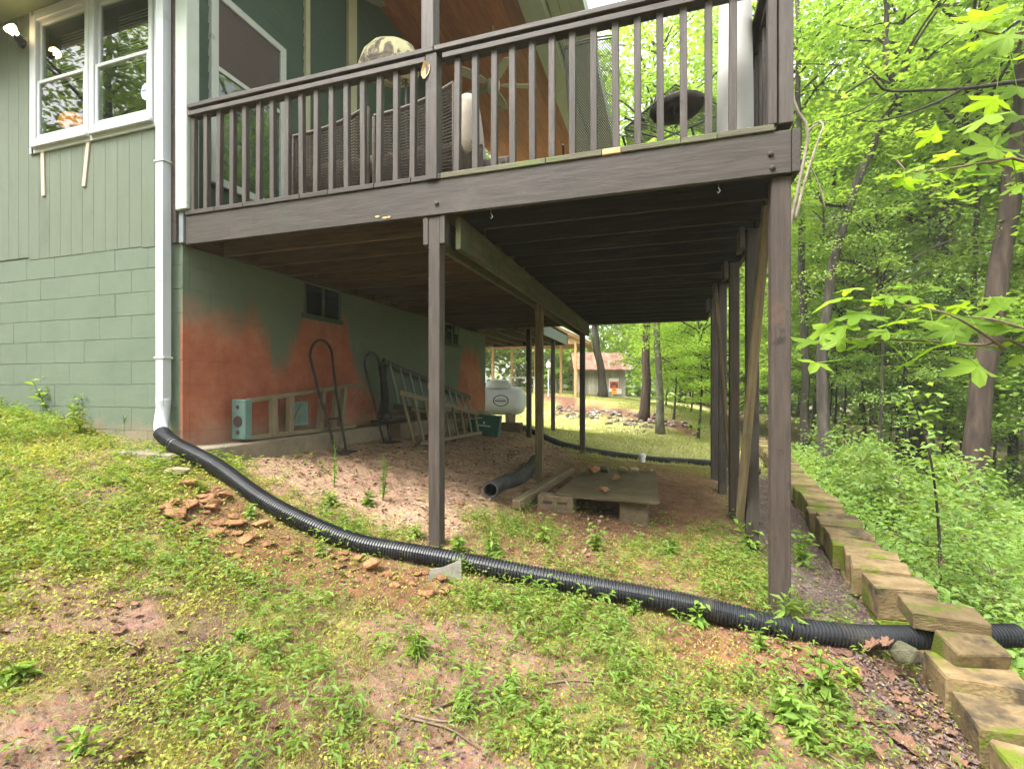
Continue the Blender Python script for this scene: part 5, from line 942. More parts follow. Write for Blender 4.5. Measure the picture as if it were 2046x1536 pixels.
for i, (bx_, tx, ty, w_, r_, lb_) in enumerate([(1790, 1880, 480, 13.5, .17, 'left one of the close pair of dark trunks leaning right in the woods'), (1815, 1890, 500, 14.2, .15, 'right one of the close pair of dark trunks leaning right in the woods'), (1840, 1855, 560, 15, .10, 'thin upright dark trunk just right of the leaning pair'), (1888, 1900, 520, 16, .09, 'thin straight trunk midway between the leaning pair and the large trunk'), (1925, 1945, 600, 13, .10, 'short thin trunk close on the left of the large dark trunk'), (1612, 1600, 380, 12, .10, 'dark trunk standing right behind the deck corner post'), (1640, 1660, 500, 14, .11, 'dark trunk second from the deck corner, half hidden by leaves')]):
    b = at(bx_, 840, w_); t_ = at(tx, ty, w_); d = t_-b; tree('forest_tree', lb_, b.x, b.y, [(0, 0, 0), Vector((d.x*.45, d.y*.45, (t_.z-g1(b.x, b.y))*.5)), Vector((d.x, d.y, t_.z-g1(b.x, b.y))), Vector((d.x*1.6, d.y*1.6, (t_.z-g1(b.x, b.y))*1.7))], r_, r_*.5, [('canopy', d.x*1.6, d.y*1.6+1.2, 9.5+i*.3, .85, .7), ('under', -.8+.3*i, 1.2, 4.6+.3*(i % 3), .85, .75)])
x, y = -.16, 15.2; tree('pale_tree', 'pale lichen-covered trunk standing at the end of the riprap bank', x, y, [(0, 0, 0), (-.04, 0, 1.8), (-.14, 0, 3.6), (-.2, .2, 9)], .105, .07, [('canopy', 0, 1.5, 10, 1, .8)], 'bark_light')
x, y = -.75, 17.2; tree('dark_tree', 'dark reddish trunk with spreading roots behind the pale lichen-covered trunk', x, y, [(0, 0, 0), (.08, 0, .8), (.12, 0, 3), (.25, 0, 9)], .15, .09, [('canopy', 0, 2, 11, 1, .8)], 'bark_red')
x, y = -2.98, 24.2; tree('yard_tree', 'slim brown tree trunk in front of the rusty roofed shed', x, y, [(0, 0, 0), (-.1, 0, 1.2), (-.35, 0, 3), (-.6, 0, 8)], .20, .09, [('under', -.3, .3, 6.5, 1.1, .8)])
# twisted pale vine beside the deck corner
vn = thing('bare_vine', 'twisted pale bare vine climbing beside the deck corner', 'vine', gpt(1.75, 4.6)); v0 = at(1560, 940, 4.4); v0.z = g1(v0.x, v0.y); m_ = MB(); w_ = 4.4
m_.tube(spline([v0, at(1560, 700, 4.4), at(1566, 520, w_), at(1584, 425, w_), at(1600, 350, w_), at(1612, 290, w_), at(1612, 250, w_), at(1590, 215, w_), at(1582, 170, w_), at(1570, 100, w_)], 40), np.linspace(.022, .011, 40), 8); m_.build('stem', 'vine_bark', vn, True)
m_ = MB(); m_.tube(spline([at(1588, 440, w_), at(1612, 350, w_-.03), at(1635, 280, w_-.05), at(1645, 250, w_-.05), at(1632, 243, w_), at(1615, 268, w_+.05)], 24), np.linspace(.013, .006, 24), 6); m_.tube(spline([at(1612, 262, w_), at(1630, 250, w_), at(1650, 244, w_)], 10), .007, 5); m_.tube(spline([at(1612, 320, w_), at(1635, 365, w_), at(1650, 420, w_)], 10), .006, 5); m_.build('side_stem', 'vine_bark', vn, True)
# woods: trees one can tell apart up close, then trees nothing tells apart
G1, G2, G3 = 'trees of the near woods right of the yard', 'tall trees far behind the yard', 'small leafy understory trees in the woods'
rq = random.Random(5); n_ = 0
while n_ < 13:
    px_ = rq.uniform(1560, 2700); w_ = rq.uniform(10, 24); q = at(px_, 800, w_)
    if q.x < 6.0: continue
    h_ = rq.uniform(8, 13); ln = rq.uniform(-.10, .12); n_ += 1; r_ = rq.uniform(.06, .11)
    tree('woodland_tree', 'slender dark woodland tree among the leafy trees right of the yard', q.x, q.y, [(0, 0, 0), (ln*h_*.3, 0, h_*.35), (ln*h_*.8, .2, h_*.75), (ln*h_, .2, h_)], r_, r_*.4, [('canopy', ln*h_, .3, h_*.95, rq.uniform(.75, 1.05), rq.uniform(.6, .8))], 'bark' if rq.random() < .75 else 'bark_light', rq.choice(['leaf_forest', 'leaf_forest_b']), G1)
n_ = 0
while n_ < 27:
    px_ = rq.uniform(1480, 2500); w_ = rq.uniform(8.5, 20); q = at(px_, 800, w_)
    if q.x < 3.3+.05*q.y: continue
    h_ = rq.uniform(3.2, 6.5); n_ += 1
    tree('understory_tree', 'small layered understory tree with bright thin leaves in the woods', q.x, q.y, [(0, 0, 0), (.1, 0, h_*.5), (0, .1, h_)], .035, .015, [('under', 0, 0, h_*.78, rq.uniform(.6, .95), rq.uniform(.6, 1.0))], 'bark', rq.choice(['leaf_forest_b', 'leaf_under']), G3)
n_ = 0
while n_ < 38:
    px_ = rq.uniform(800, 2350); w_ = rq.uniform(30, 46) if px_ < 1480 else rq.uniform(22, 44); q = at(px_, 800, w_)
    if 1120 < px_ < 1280 and w_ < 35: continue
    h_ = rq.uniform(13, 21); n_ += 1; r_ = rq.uniform(.12, .26); ln = rq.uniform(-.05, .05)
    cr = [('tall', ln*h_, 0, h_*.82, rq.uniform(1.0, 1.45), rq.uniform(.75, 1.0)), ('under', .5, .3, rq.uniform(3, 6.5), rq.uniform(1.1, 1.7), rq.uniform(1.0, 1.6))]
    tree('forest_tree', 'tall leafy forest tree standing far behind the lawn and the woods edge', q.x, q.y, [(0, 0, 0), (ln*h_*.4, 0, h_*.4), (ln*h_, 0, h_)], r_, r_*.4, cr, 'bark' if rq.random() < .7 else 'bark_light', rq.choice(['leaf_forest', 'leaf_forest_b']), G2)
for i, (px_, w_, z_, s_) in enumerate([(1395, 14, 3.2, .75), (1345, 17, 3.0, .8), (1420, 17, 2.2, .9), (1460, 13, 2.0, .8), (1285, 25, 3.2, .9), (1330, 24, 2.8, 1.1), (1380, 21, 2.2, 1.1), (1440, 20, 3.0, 1.1)]):
    q = at(px_, 800, w_); tree('understory_tree', ['bright layered sapling nearest the pale trunk at the lawn edge', 'leafy small tree right behind the pale trunk', 'leafy small tree behind the gap between the far deck posts', 'leafy small tree closest behind the far right deck posts', 'leafy small tree half covering the right end of the shed', 'leafy small tree between the shed and the pale trunk', 'dense green small tree right of the pale trunk', 'dense green small tree farthest right under the deck'][i], q.x, q.y, [(0, 0, 0), (.1, 0, z_*.5), (0, 0, z_*1.1)], .04, .015, [('under', 0, 0, z_, s_, s_*.8)], 'bark', 'leaf_forest_b' if i < 2 else 'leaf_forest')
# trees behind the photographer, mirrored in the window glass
for i, (x, y, h_) in enumerate([(-14, -11, 12), (-9, -14, 14), (-4, -13, 13), (2, -15, 15), (8, -12, 13), (-19, -6, 12), (-12, -18, 16), (-7, -20, 17), (-1, -21, 17), (-16, -15, 15), (-22, -12, 15), (4, -22, 17), (-17, -22, 18), (-6, -9, 9), (-11, -8, 9)]):
    tree('yard_tree', 'leafy yard tree standing behind the viewpoint, mirrored in the house windows', x, y, [(0, 0, 0), (.1, 0, h_*.5), (0, 0, h_)], .2, .08, [('tall', 0, 0, h_*.62, 1.35, .95)], 'bark', 'leaf_forest', 'trees mirrored in the windows')
# far wood that reads as one mass
rng = np.random.default_rng(77); C = []
for ring, (w0, w1, cnt, hm) in enumerate(((44, 60, 900, 15), (60, 85, 700, 15), (42, 56, 800, 6))):
    px_ = rng.uniform(-200, 3200, cnt); ang = np.arctan((px_-1023)/FPX)-0; w_ = rng.uniform(w0, w1, cnt); X = w_*((px_-1023)/FPX*CA-SA)*.8; Yv = w_*((px_-1023)/FPX*SA+CA)*.8; hz_ = rng.uniform(0, hm, cnt)
    C.append(np.stack([X, Yv, gh(X, Yv)+hz_], 1))
_n = 1500; X = rng.uniform(-50, 18, _n); Yv = rng.uniform(-42, -24, _n); C.append(np.stack([X, Yv, gh(X, Yv)+rng.uniform(0, 30, _n)], 1))
C = np.concatenate(C); per = 42; P = np.repeat(C, per, 0)+rng.normal(size=(len(C)*per, 3))*np.array([1.5, 1.5, .9]); V, T = leaf_geo(P, rnd_normals(len(P), .8, rng), rng.normal(size=(len(P), 3)), rng.uniform(.35, .65, len(P)), .7)
tag(obj('far_woods', np_mesh('far_woods', V, None, T, fattr=np.repeat(np.clip(np.repeat(rng.random(len(C)), per)*.6+rng.random(len(P))*.4, 0, 1), 2)), 'leaf_forest'), 'distant mass of leafy woods closing the view behind the trees', 'woods', kind='stuff')
# shrubs on the slope beyond the block wall
proto = []
for i in range(3): proto.append(CR['bush'][i])
n_ = 0; rq = random.Random(9)
while n_ < 52:
    px_ = rq.uniform(1570, 2300); w_ = rq.uniform(3.2, 15) ; q = at(px_, 900, w_)
    if q.x < float(np.interp(q.y, wpy, wpx))+.85: continue
    n_ += 1; s_ = rq.uniform(.5, 1.05)*(1 if w_ > 5 else .6); b = gpt(q.x, q.y); t_ = thing('shrub', 'low leafy green shrub on the wooded slope beyond the block wall', 'shrub', b, 'shrubs on the wooded slope'); me, lm = rq.choice(proto)
    if len(me.materials) == 0: me.materials.append(MAT['leaf_under']); lm.materials.append(MAT['twig'])
    M_ = Matrix.Translation(b+Vector((0, 0, .45*s_)))@Matrix.Rotation(rq.uniform(0, 6), 4, 'Z')@Matrix.Scale(s_, 4); obj('foliage', me, None, t_, M_); obj('stem', lm, None, t_, M_)
# low growth covering the wood floor
rng = np.random.default_rng(5); n_ = 60000; X = 1.5+rng.random(n_)**1.6*11; Yv = 1.0+rng.random(n_)*15; zz = zones(X, Yv); k = (zz['forest'] > rng.random(n_))&(fbm(X*1.1, Yv*1.1, 51) > .36); X, Yv = X[k], Yv[k]; n_ = len(X); hgt = rng.random(n_)**1.5*.42*sst(1.6, 3.0, X)
V, T = leaf_geo(np.stack([X, Yv, gh(X, Yv)+.03+hgt], 1), rnd_normals(n_, .45, rng), rng.normal(size=(n_, 3)), rng.uniform(.045, .10, n_), .6); tag(obj('wood_floor_growth', np_mesh('wood_floor_growth', V, None, T, fattr=np.repeat(np.clip(vnoise(X*2, Yv*2, 8)*.6+rng.random(n_)*.4, 0, 1), 2)), 'leaf_under'), 'carpet of low green leaves covering the wooded slope', 'undergrowth', kind='stuff')

# ------------------------------------------------------------------ sweetgum branches reaching in from the right
GT = (2.05, 3.0); gum = thing('sweetgum_tree', 'sweetgum tree whose bright star-leaved branches reach in from the right', 'tree', gpt(*GT)); gb_ = gpt(*GT)
obj('trunk', trunk_mesh([gb_+Vector((0, 0, -.1)), gb_+Vector((.03, .05, 1.4)), gb_+Vector((.02, .1, 3.0)), gb_+Vector((.1, .1, 5.5))], .07, .03, 900), 'bark_light', gum)
def star_leaf(seed):
    rq = random.Random(seed); out = []
    for a_, L in ((-128, .62), (-62, .92), (0, 1.0), (62, .92), (128, .62)):
        a0 = R(a_); 
        for da, rr in ((-31, .44), (-15, .76), (0, 1.0), (15, .76), (31, .44)): out.append((a0+R(da), rr*L+rq.uniform(-.02, .02)))
    V = [(0, 0, 0)]; dr = rq.uniform(.10, .34); fo = rq.uniform(.0, .22)
    for a_, r_ in out: V.append((r_*math.sin(a_)*.5, r_*math.cos(a_)*.5, fo*abs(r_*math.sin(a_))-dr*r_*r_+(.05 if r_ > .55 and abs(r_-.75) > .12 else -.015)))
    nn = len(out); me = bpy.data.meshes.new('leaf'); me.from_pydata(V, [], [(0, i+1, i+2) for i in range(nn-1)]+[(0, nn, 1)]); me.materials.append(MAT['leaf_gum']); return me
SL = [star_leaf(i) for i in range(12)]; pet = MB()
def gum_leaf(px_, py_, s_px, face=.35, w=1.9):
    p_ = at(px_, py_, w); sz = s_px*w/FPX*1.05
    nrm = Vector((random.gauss(0, .35), random.gauss(0, .35)-face, 1)).normalized(); d = Vector((random.gauss(-.7, .5), random.gauss(-.2, .5), -.25)); d = (d-nrm*d.dot(nrm)).normalized(); s_ = d.cross(nrm)
    M_ = Matrix(((s_.x, d.x, nrm.x, p_.x), (s_.y, d.y, nrm.y, p_.y), (s_.z, d.z, nrm.z, p_.z), (0, 0, 0, 1)))@Matrix.Scale(sz, 4); obj('leaf', random.choice(SL), None, gum, M_)
    return p_, d, sz
def branch(pts, r0, r1): P = spline(pts, 26); m_ = MB(); m_.tube(P, np.linspace(r0, r1, 26), 6); m_.build('branch', 'twig', gum, True); return P
tb = gb_+Vector((.03, .05, 1.55)); B1 = branch([tb, at(2060, 700, 1.95), at(1950, 690, 1.9), at(1830, 680, 1.95), at(1720, 678, 2.0), at(1640, 677, 2.05)], .012, .003)
B1b = branch([at(2010, 697, 1.92), at(1900, 630, 1.8), at(1800, 610, 1.95), at(1715, 615, 2.05)], .006, .002); B1c = branch([at(2060, 660, 1.9), at(1990, 640, 1.6), at(1930, 632, 1.45)], .006, .002)
L1 = [(1700, 574, 55, .0), (1675, 597, 70, .2), (1777, 589, 50, .2), (1804, 573, 45, .2), (1756, 600, 42, .0), (1885, 579, 40, .2), (1822, 595, 52, .2), (1744, 630, 80, .4), (1711, 627, 66, .3), (1654, 657, 70, .4), (1621, 681, 62, .4), (1630, 726, 62, .5), (1729, 687, 62, .3), (1680, 680, 60, .3), (1810, 722, 58, .0), (1860, 642, 72, .4), (1917, 612, 62, .3), (1930, 645, 120, .4), (1998, 612, 74, .3), (2034, 639, 84, .4), (1878, 687, 75, .3), (1953, 732, 92, .6), (2025, 684, 52, .0), (2004, 594, 60, .2), (1970, 650, 80, .3), (1790, 640, 64, .3), (1770, 660, 50, .3), (1835, 660, 56, .2), (1690, 650, 60, .3), (2040, 715, 60, .3), (1900, 660, 66, .3), (1850, 605, 50, .2), (2020, 660, 80, .3)]
tb2 = gb_+Vector((.02, .1, 2.7)); B2 = branch([tb2, at(2070, 330, 1.7), at(1990, 322, 1.7), at(1910, 335, 1.8), at(1820, 345, 1.9), at(1790, 318, 1.95)], .012, .003); B3 = branch([gb_+Vector((.03, .1, 3.6)), at(2080, 60, 1.9), at(2000, 70, 1.9), at(1930, 50, 1.95), at(1910, 40, 2)], .010, .003)
L2 = [(1984, 293, 95, 1.6), (1869, 268, 58, .4), (1978, 230, 84, .5), (2019, 271, 74, .5), (1841, 328, 50, .4), (1809, 361, 55, .5), (1858, 369, 40, .5), (1948, 364, 50, .3), (1959, 36, 80, .6), (1937, 50, 60, .6), (1985, 30, 76, .6), (2014, 74, 84, .6), (1905, 55, 54, .5), (1992, 197, 80, .4), (2033, 175, 70, .4), (1896, 309, 48, .3), (1800, 314, 44, .3), (1910, 394, 54, .6), (1973, 345, 60, .4), (1785, 352, 50, .0), (1930, 330, 60, .4), (2030, 330, 70, .4), (2035, 370, 50, .3), (1880, 350, 50, .4), (2030, 30, 70, .6), (1960, 80, 60, .6), (2025, 120, 60, .5), (1830, 350, 46, .4), (2035, 235, 70, .5)]
BB = np.concatenate([B1, B1b, B1c, B2, B3])
for L_ in (L1, L2):
    for px_, py_, s_, f_ in L_:
        p_, d, sz = gum_leaf(px_+random.uniform(-3, 3), py_+random.uniform(-3, 3), s_*1.3, f_, (1.92 if L_ is L1 else 1.80)+random.uniform(-.12, .10)); j = np.argmin(((BB-np.array(p_))**2).sum(1)+.02*random.random()); e_ = Vector(BB[min(j+1, len(BB)-1)]); pt_ = MB(); pt_.tube([e_, (e_+p_)/2+Vector((0, 0, .015)), p_], .0016, 4, False); pt_.build('leaf_stalk', 'leaf_gum', gum)
# dark bare branch of the neighbouring tree
bb = thing('bare_branch', 'dark forked bare branch crossing the leaves at upper right', 'branch', at(2046, 165, 4)); m_ = MB(); w_ = 4.2
m_.tube(spline([at(2250, 150, w_), at(2046, 162, w_), at(1950, 175, w_), at(1860, 180, w_), at(1775, 182, w_), at(1752, 165, w_), at(1745, 152, w_), at(1690, 187, w_)], 30), np.linspace(.028, .007, 30), 6); m_.tube(spline([at(1925, 177, w_), at(1870, 205, w_), at(1800, 232, w_), at(1745, 243, w_), at(1710, 238, w_)], 18), np.linspace(.014, .005, 18), 6); m_.tube(spline([at(1775, 182, w_), at(1730, 215, w_), at(1680, 235, w_)], 10), .006, 5); m_.build('branch', 'bark', bb, True)
m_ = MB(); tp = at(2250, 150, w_); gz_ = g1(tp.x, tp.y); m_.tube(spline([(tp.x, tp.y, gz_-.2), (tp.x+.05, tp.y, gz_+2), (tp.x, tp.y, tp.z), (tp.x-.05, tp.y, tp.z+2)], 16), np.linspace(.10, .05, 16), 8); m_.build('trunk', 'bark', bb, True)

# ------------------------------------------------------------------ ground cover of the yard
rng = np.random.default_rng(12)
def cover_density(X, Yv):
    z = zones(X, Yv); n3 = fbm(X*2.3, Yv*2.3, 91)
    d = sst(.22, .45, n3)*.8+.25
    left = sst(-2.4, -3.4, X)*sst(.6, 1.6, Yv); d = np.maximum(d, left*.85)
    d *= (1-.93*z['bare'])*(1-.97*z['tan'])*(1-.9*z['gravel'])*(1-.85*z['litter'])*(1-.75*z['rocky'])*(1-.6*z['side'])*(1-.85*z['redd'])
    d *= np.where(z['deck'] > .5, .85*sst(5.4, 3.6, Yv)+.6*sst(6.2, 7.2, Yv)+.15, 1)
    house_ = (X < XW+.02)&(Yv > Y0-.02); d = np.where(house_|(z['forest'] > .5), 0, d); return d
def pick(n, x0, x1, y0_, y1_, pw=1.0):
    X = rng.uniform(x0, x1, n); Yv = y0_+(y1_-y0_)*rng.random(n)**pw; k = rng.random(n) < cover_density(X, Yv); return X[k], Yv[k]
# fine short grass
X, Yv = pick(420000, -6.6, 1.3, .55, 4.6, 1.15); n_ = len(X); keep = vnoise(X*1.6, Yv*1.6, 14) > rng.random(n_)*.6-.05; X, Yv = X[keep], Yv[keep]; n_ = len(X); L = rng.uniform(.012, .045, n_)*(1+.8*(rng.random(n_) > .93))
dirv = np.stack([rng.normal(size=n_)*.75, rng.normal(size=n_)*.75, np.ones(n_)*.8], 1); dirv /= np.linalg.norm(dirv, axis=1)[:, None]; sv = np.cross(dirv, rng.normal(size=(n_, 3))); sv /= np.linalg.norm(sv, axis=1)[:, None]+1e-9
P = np.stack([X, Yv, gh(X, Yv)-.002], 1); V = np.empty((n_*3, 3)); wd_ = rng.uniform(.0010, .0020, n_)[:, None]; V[0::3] = P-sv*wd_; V[1::3] = P+sv*wd_; V[2::3] = P+dirv*L[:, None]
b = np.arange(n_)*3; tag(obj('short_grass', np_mesh('short_grass', V, None, np.stack([b, b+1, b+2], 1), fattr=np.clip(vnoise(X*3, Yv*3, 5)*.5+rng.random(n_)*.5, 0, 1)), 'grass_fine'), 'short yellow-green grass and moss patches over the yard', 'grass', kind='stuff')
# small broad leaves close to the soil
X, Yv = pick(360000, -6.6, 1.3, .6, 8.8, 1.6); n_ = len(X); dn = fbm(X*2.9, Yv*2.9, 61); left = sst(-2.0, -3.4, X); keep = rng.random(n_) < sst(.34, .60, dn+.25*left)*.9+.10; X, Yv, dn = X[keep], Yv[keep], dn[keep]; n_ = len(X)
hgt = .006+rng.random(n_)**2*.045*(.5+sst(.45, .7, dn)*1.6); size = rng.uniform(.008, .022, n_)*(1+.5*sst(-2, -3.5, X)); V, T = leaf_geo(np.stack([X, Yv, gh(X, Yv)+hgt], 1), rnd_normals(n_, .5, rng), rng.normal(size=(n_, 3)), size, .62); fv = np.clip(vnoise(X*2.2, Yv*2.2, 44)*.5+rng.random(n_)*.6, 0, 1)
tag(obj('ground_cover', np_mesh('ground_cover', V, None, T, fattr=np.repeat(fv, 2)), 'cover_leaf'), 'low bright green weeds spreading over the sloping yard', 'weeds', kind='stuff')
# stilt-grass sprigs: stems with narrow leaves
X, Yv = pick(16000, -6.4, 1.25, .8, 5.2); n0 = len(X); keep = rng.random(n0) < sst(.38, .62, fbm(X*1.9, Yv*1.9, 71)+.12*sst(-2.5, -3.5, X)+.16*sst(2.9, 3.1, Yv)*sst(4.6, 4.0, Yv)*sst(-1.6, -1.2, X)); X, Yv = X[keep], Yv[keep]; n0 = len(X); k = 7; H_ = rng.uniform(.03, .13, n0); la_ = rng.normal(size=(n0, 2))*.5
t = np.tile((np.arange(k)+1)/k, n0); i = np.repeat(np.arange(n0), k); P = np.stack([X[i]+la_[i, 0]*H_[i]*t, Yv[i]+la_[i, 1]*H_[i]*t, gh(X, Yv)[i]+H_[i]*t], 1); ang = rng.random(n0)[i]*6.28+np.tile(np.arange(k)*2.4, n0); D = np.stack([np.cos(ang), np.sin(ang), .25*np.ones(len(ang))], 1)
V, T = leaf_geo(P, rnd_normals(len(P), .3, rng), D, rng.uniform(.022, .048, len(P))*(.7+.6*(H_[i]/.13)), .30); tag(obj('stilt_grass', np_mesh('stilt_grass', V, None, T, fattr=np.repeat(np.clip(rng.random(n0)[i]*.6+rng.random(len(P))*.4, 0, 1), 2)), 'leaf_weed'), 'small sprigs of narrow-leaved green grass through the yard', 'grass', kind='stuff')
# lawn beyond the deck
X = rng.uniform(-9, 3, 120000); Yv = rng.uniform(8.2, 30, 120000); z = zones(X, Yv); k = (np.maximum(z['lawn'], sst(19, 21, Yv)*.9*(1-z['forest']))*(1-z['bank'])*(1-.6*sst(.5, .62, fbm(X*.5, Yv*.5, 7))) > rng.random(len(X)))&~((X < XW)&(Yv < 10.4)); X, Yv = X[k], Yv[k]; n_ = len(X); P = np.stack([X, Yv, gh(X, Yv)-.003], 1); dv = np.stack([rng.normal(size=n_)*.4, rng.normal(size=n_)*.4, np.ones(n_)], 1); wv = rng.uniform(.006, .012, n_)[:, None]; V = np.empty((n_*3, 3)); V[0::3] = P-np.array([[.95, .3, 0]])*wv; V[1::3] = P+np.array([[.95, .3, 0]])*wv; V[2::3] = P+dv*rng.uniform(.025, .07, n_)[:, None]
b = np.arange(n_)*3; tag(obj('lawn_grass', np_mesh('lawn_grass', V, None, np.stack([b, b+1, b+2], 1), fattr=rng.random(n_)), 'lawn_blade'), 'pale green lawn grass behind the deck and on the mound', 'grass', kind='stuff')
# chips and dead leaf crumbs on the gravel and litter strip
n_ = 48000; X = rng.uniform(.45, 1.75, n_); Yv = .9+rng.random(n_)**1.3*9.5; z = zones(X, Yv); k = np.maximum(z['gravel'], z['litter']) > rng.random(n_); X, Yv = X[k], Yv[k]; n_ = len(X); lit = zones(X, Yv)['litter'] > .5
V, T = leaf_geo(np.stack([X, Yv, gh(X, Yv)+.004+rng.random(n_)*.012], 1), rnd_normals(n_, .45, rng), rng.normal(size=(n_, 3)), np.where(lit, rng.uniform(.010, .032, n_), rng.uniform(.008, .020, n_)), .6); fv = np.repeat(rng.random(n_), 2)
m, n, out = new_mat('chips'); p = nd(n, 'ShaderNodeBsdfPrincipled', Roughness=.85); a = nd(n, 'ShaderNodeAttribute'); a.attribute_name = 'v'; n.links.new(ramp(n, a.outputs['Fac'], [(0, (.060, .045, .042)), (.45, (.135, .085, .072)), (.8, (.15, .115, .10)), (.93, (.22, .11, .07)), (1, (.30, .26, .24))]), p.inputs['Base Color']); n.links.new(p.outputs[0], out.inputs[0])
tag(obj('mulch_chips', np_mesh('mulch_chips', V, None, T, fattr=fv), 'chips'), 'grey brown mulch chips and leaf crumbs along the block wall', 'mulch', kind='stuff')
n_ = 26000; X = rng.uniform(-6.3, .9, n_); Yv = .6+rng.random(n_)*2.6; k = (fbm(X*2.1, Yv*2.1, 222) > .40+.28*rng.random(n_))&~((X < XW+.05)&(Yv > Y0-.04)); X, Yv = X[k], Yv[k]; n_ = len(X); V, T = leaf_geo(np.stack([X, Yv, gh(X, Yv)+.003+rng.random(n_)*.010], 1), rnd_normals(n_, .5, rng), rng.normal(size=(n_, 3)), rng.uniform(.006, .026, n_), .45)
tag(obj('leaf_crumbs', np_mesh('leaf_crumbs', V, None, T, fattr=np.repeat(rng.random(n_), 2)), 'chips'), 'brown crumbs of dead leaves strewn through the yard grass', 'leaf litter', kind='stuff')
# clods on the bare dirt under the deck
n_ = 9000; X = rng.uniform(-3.6, -.2, n_); Yv = rng.uniform(3.15, 9, n_); z = zones(X, Yv); k = np.maximum(z['tan'], z['redd']*.6) > rng.random(n_)*1.1; X, Yv = X[k], Yv[k]; n_ = len(X); V, T = leaf_geo(np.stack([X, Yv, gh(X, Yv)+.002+rng.random(n_)*.008], 1), rnd_normals(n_, .5, rng), rng.normal(size=(n_, 3)), rng.uniform(.012, .05, n_), .7)
m, n, out = new_mat('clods'); p = nd(n, 'ShaderNodeBsdfPrincipled', Roughness=.9); a = nd(n, 'ShaderNodeAttribute'); a.attribute_name = 'v'; n.links.new(ramp(n, a.outputs['Fac'], [(0, (.13, .075, .045)), (.5, (.27, .17, .11)), (1, (.42, .30, .21))]), p.inputs['Base Color']); n.links.new(p.outputs[0], out.inputs[0])
tag(obj('dirt_crumbs', np_mesh('dirt_crumbs', V, None, T, fattr=np.repeat(rng.random(n_), 2)), 'clods'), 'crumbled clay chips over the bare dirt under the deck', 'dirt', kind='stuff')
# dead leaves
def dead_leaf(seed):
    rq = random.Random(seed); o_ = []
    for q in range(15):
        a_ = R(-150+300*q/14); o_.append((a_, (.5+.5*math.cos(a_*.5))*(.74+.26*(q % 2))+rq.uniform(-.05, .05)))
    V = [(0, 0, 0)]+[(r_*math.sin(a_)*.42, r_*math.cos(a_)*.6, .28*(r_*math.sin(a_))**2+.12*r_*math.cos(a_)*rq.uniform(0, 1)) for a_, r_ in o_]; me = bpy.data.meshes.new('dead_leaf'); me.from_pydata(V, [], [(0, i+1, i+2) for i in range(14)]); me.materials.append(MAT['dead_leaf']); return me
DL = [dead_leaf(i) for i in range(7)]
def put_leaf(p_, s_, label, group=None, tilt=.35): o_ = obj('dead_leaf', random.choice(DL), None, None, Matrix.Translation(p_)@Matrix.Rotation(random.uniform(0, 6.3), 4, 'Z')@Matrix.Rotation(random.uniform(-tilt, tilt), 4, 'X')@Matrix.Scale(s_, 4)); return tag(o_, label, 'leaf', group)
for i in range(120):
    u = random.random(); x = .55+u*.65 if i < 70 else random.uniform(.4, 1.2); y = random.uniform(1.5, 2.9); put_leaf(gpt(x, y, .012), random.uniform(.045, .095), 'dry brown leaf lying in the litter strip before the wall blocks', 'dry leaves in the litter strip')
for i in range(85):
    x = random.uniform(-3.6, .7); y = random.uniform(.9, 2.6); put_leaf(gpt(x, y, .008), random.uniform(.025, .06), 'small dry brown leaf scattered on the yard grass', 'dry leaves scattered on the grass')
for i in range(70):
    c_ = [onG(250, 1270), onG(60, 1230), onG(330, 1330), onG(690, 1160)][i % 4]; x = c_.x+random.gauss(0, .17); y = c_.y+random.gauss(0, .13); put_leaf(gpt(x, y, .008), random.uniform(.03, .07), 'small dry brown leaf scattered on the yard grass', 'dry leaves scattered on the grass')
put_leaf(at(1740, 1292, 2.40), .10, 'big curled brown leaf standing up against the black pipe near the wall', None, 1.2); put_leaf(at(1775, 1280, 2.42), .08, 'second curled brown leaf on the pipe behind the big one', None, .9); put_leaf(onG(265, 1515)+Vector((0, 0, .015)), .11, 'pale brown oak leaf on the grass at the bottom left'); put_leaf(onG(1815, 1500)+Vector((0, 0, .015)), .13, 'orange-brown leaf on the mulch beside the lowest wall block')
# twigs
for pts, lb_ in (([(785, 1430), (840, 1445), (900, 1462), (955, 1500)], 'longest dark twig lying on the bare patch at the bottom centre'), ([(860, 1425), (900, 1408), (930, 1400)], 'short twig crossing above the longest one at the bottom centre'), ([(830, 1435), (880, 1446), (920, 1446)], 'thin twig lying parallel above the longest one'), ([(1090, 1370), (1150, 1364), (1228, 1372)], 'pale thin twig on the grass right of the centre'), ([(1370, 1365), (1410, 1405), (1440, 1430)], 'pale twig on the grass left of the leafy weed'), ([(405, 1415), (412, 1450), (425, 1460)], 'short hooked grey twig on the grass at lower left'), ([(250, 1285), (282, 1300)], 'stubby brown twig among dry leaves at lower left'), ([(180, 1515), (230, 1485), (265, 1470)], 'brown twig at the bottom left corner'), ([(1010, 1298), (1050, 1310)], 'bent pale twig on the grass at the centre'), ([(1640, 1500), (1680, 1530), (1720, 1560)], 'dark stick under the weeds at the bottom right')):
    P = [onG(*q)+Vector((0, 0, .012)) for q in pts]; P = spline(P, 8) if len(P) > 2 else P; m_ = MB(); m_.tube(P, np.linspace(.007, .003, len(P)), 6); tag(m_.build('twig', 'twig', None, True), lb_, 'twig')
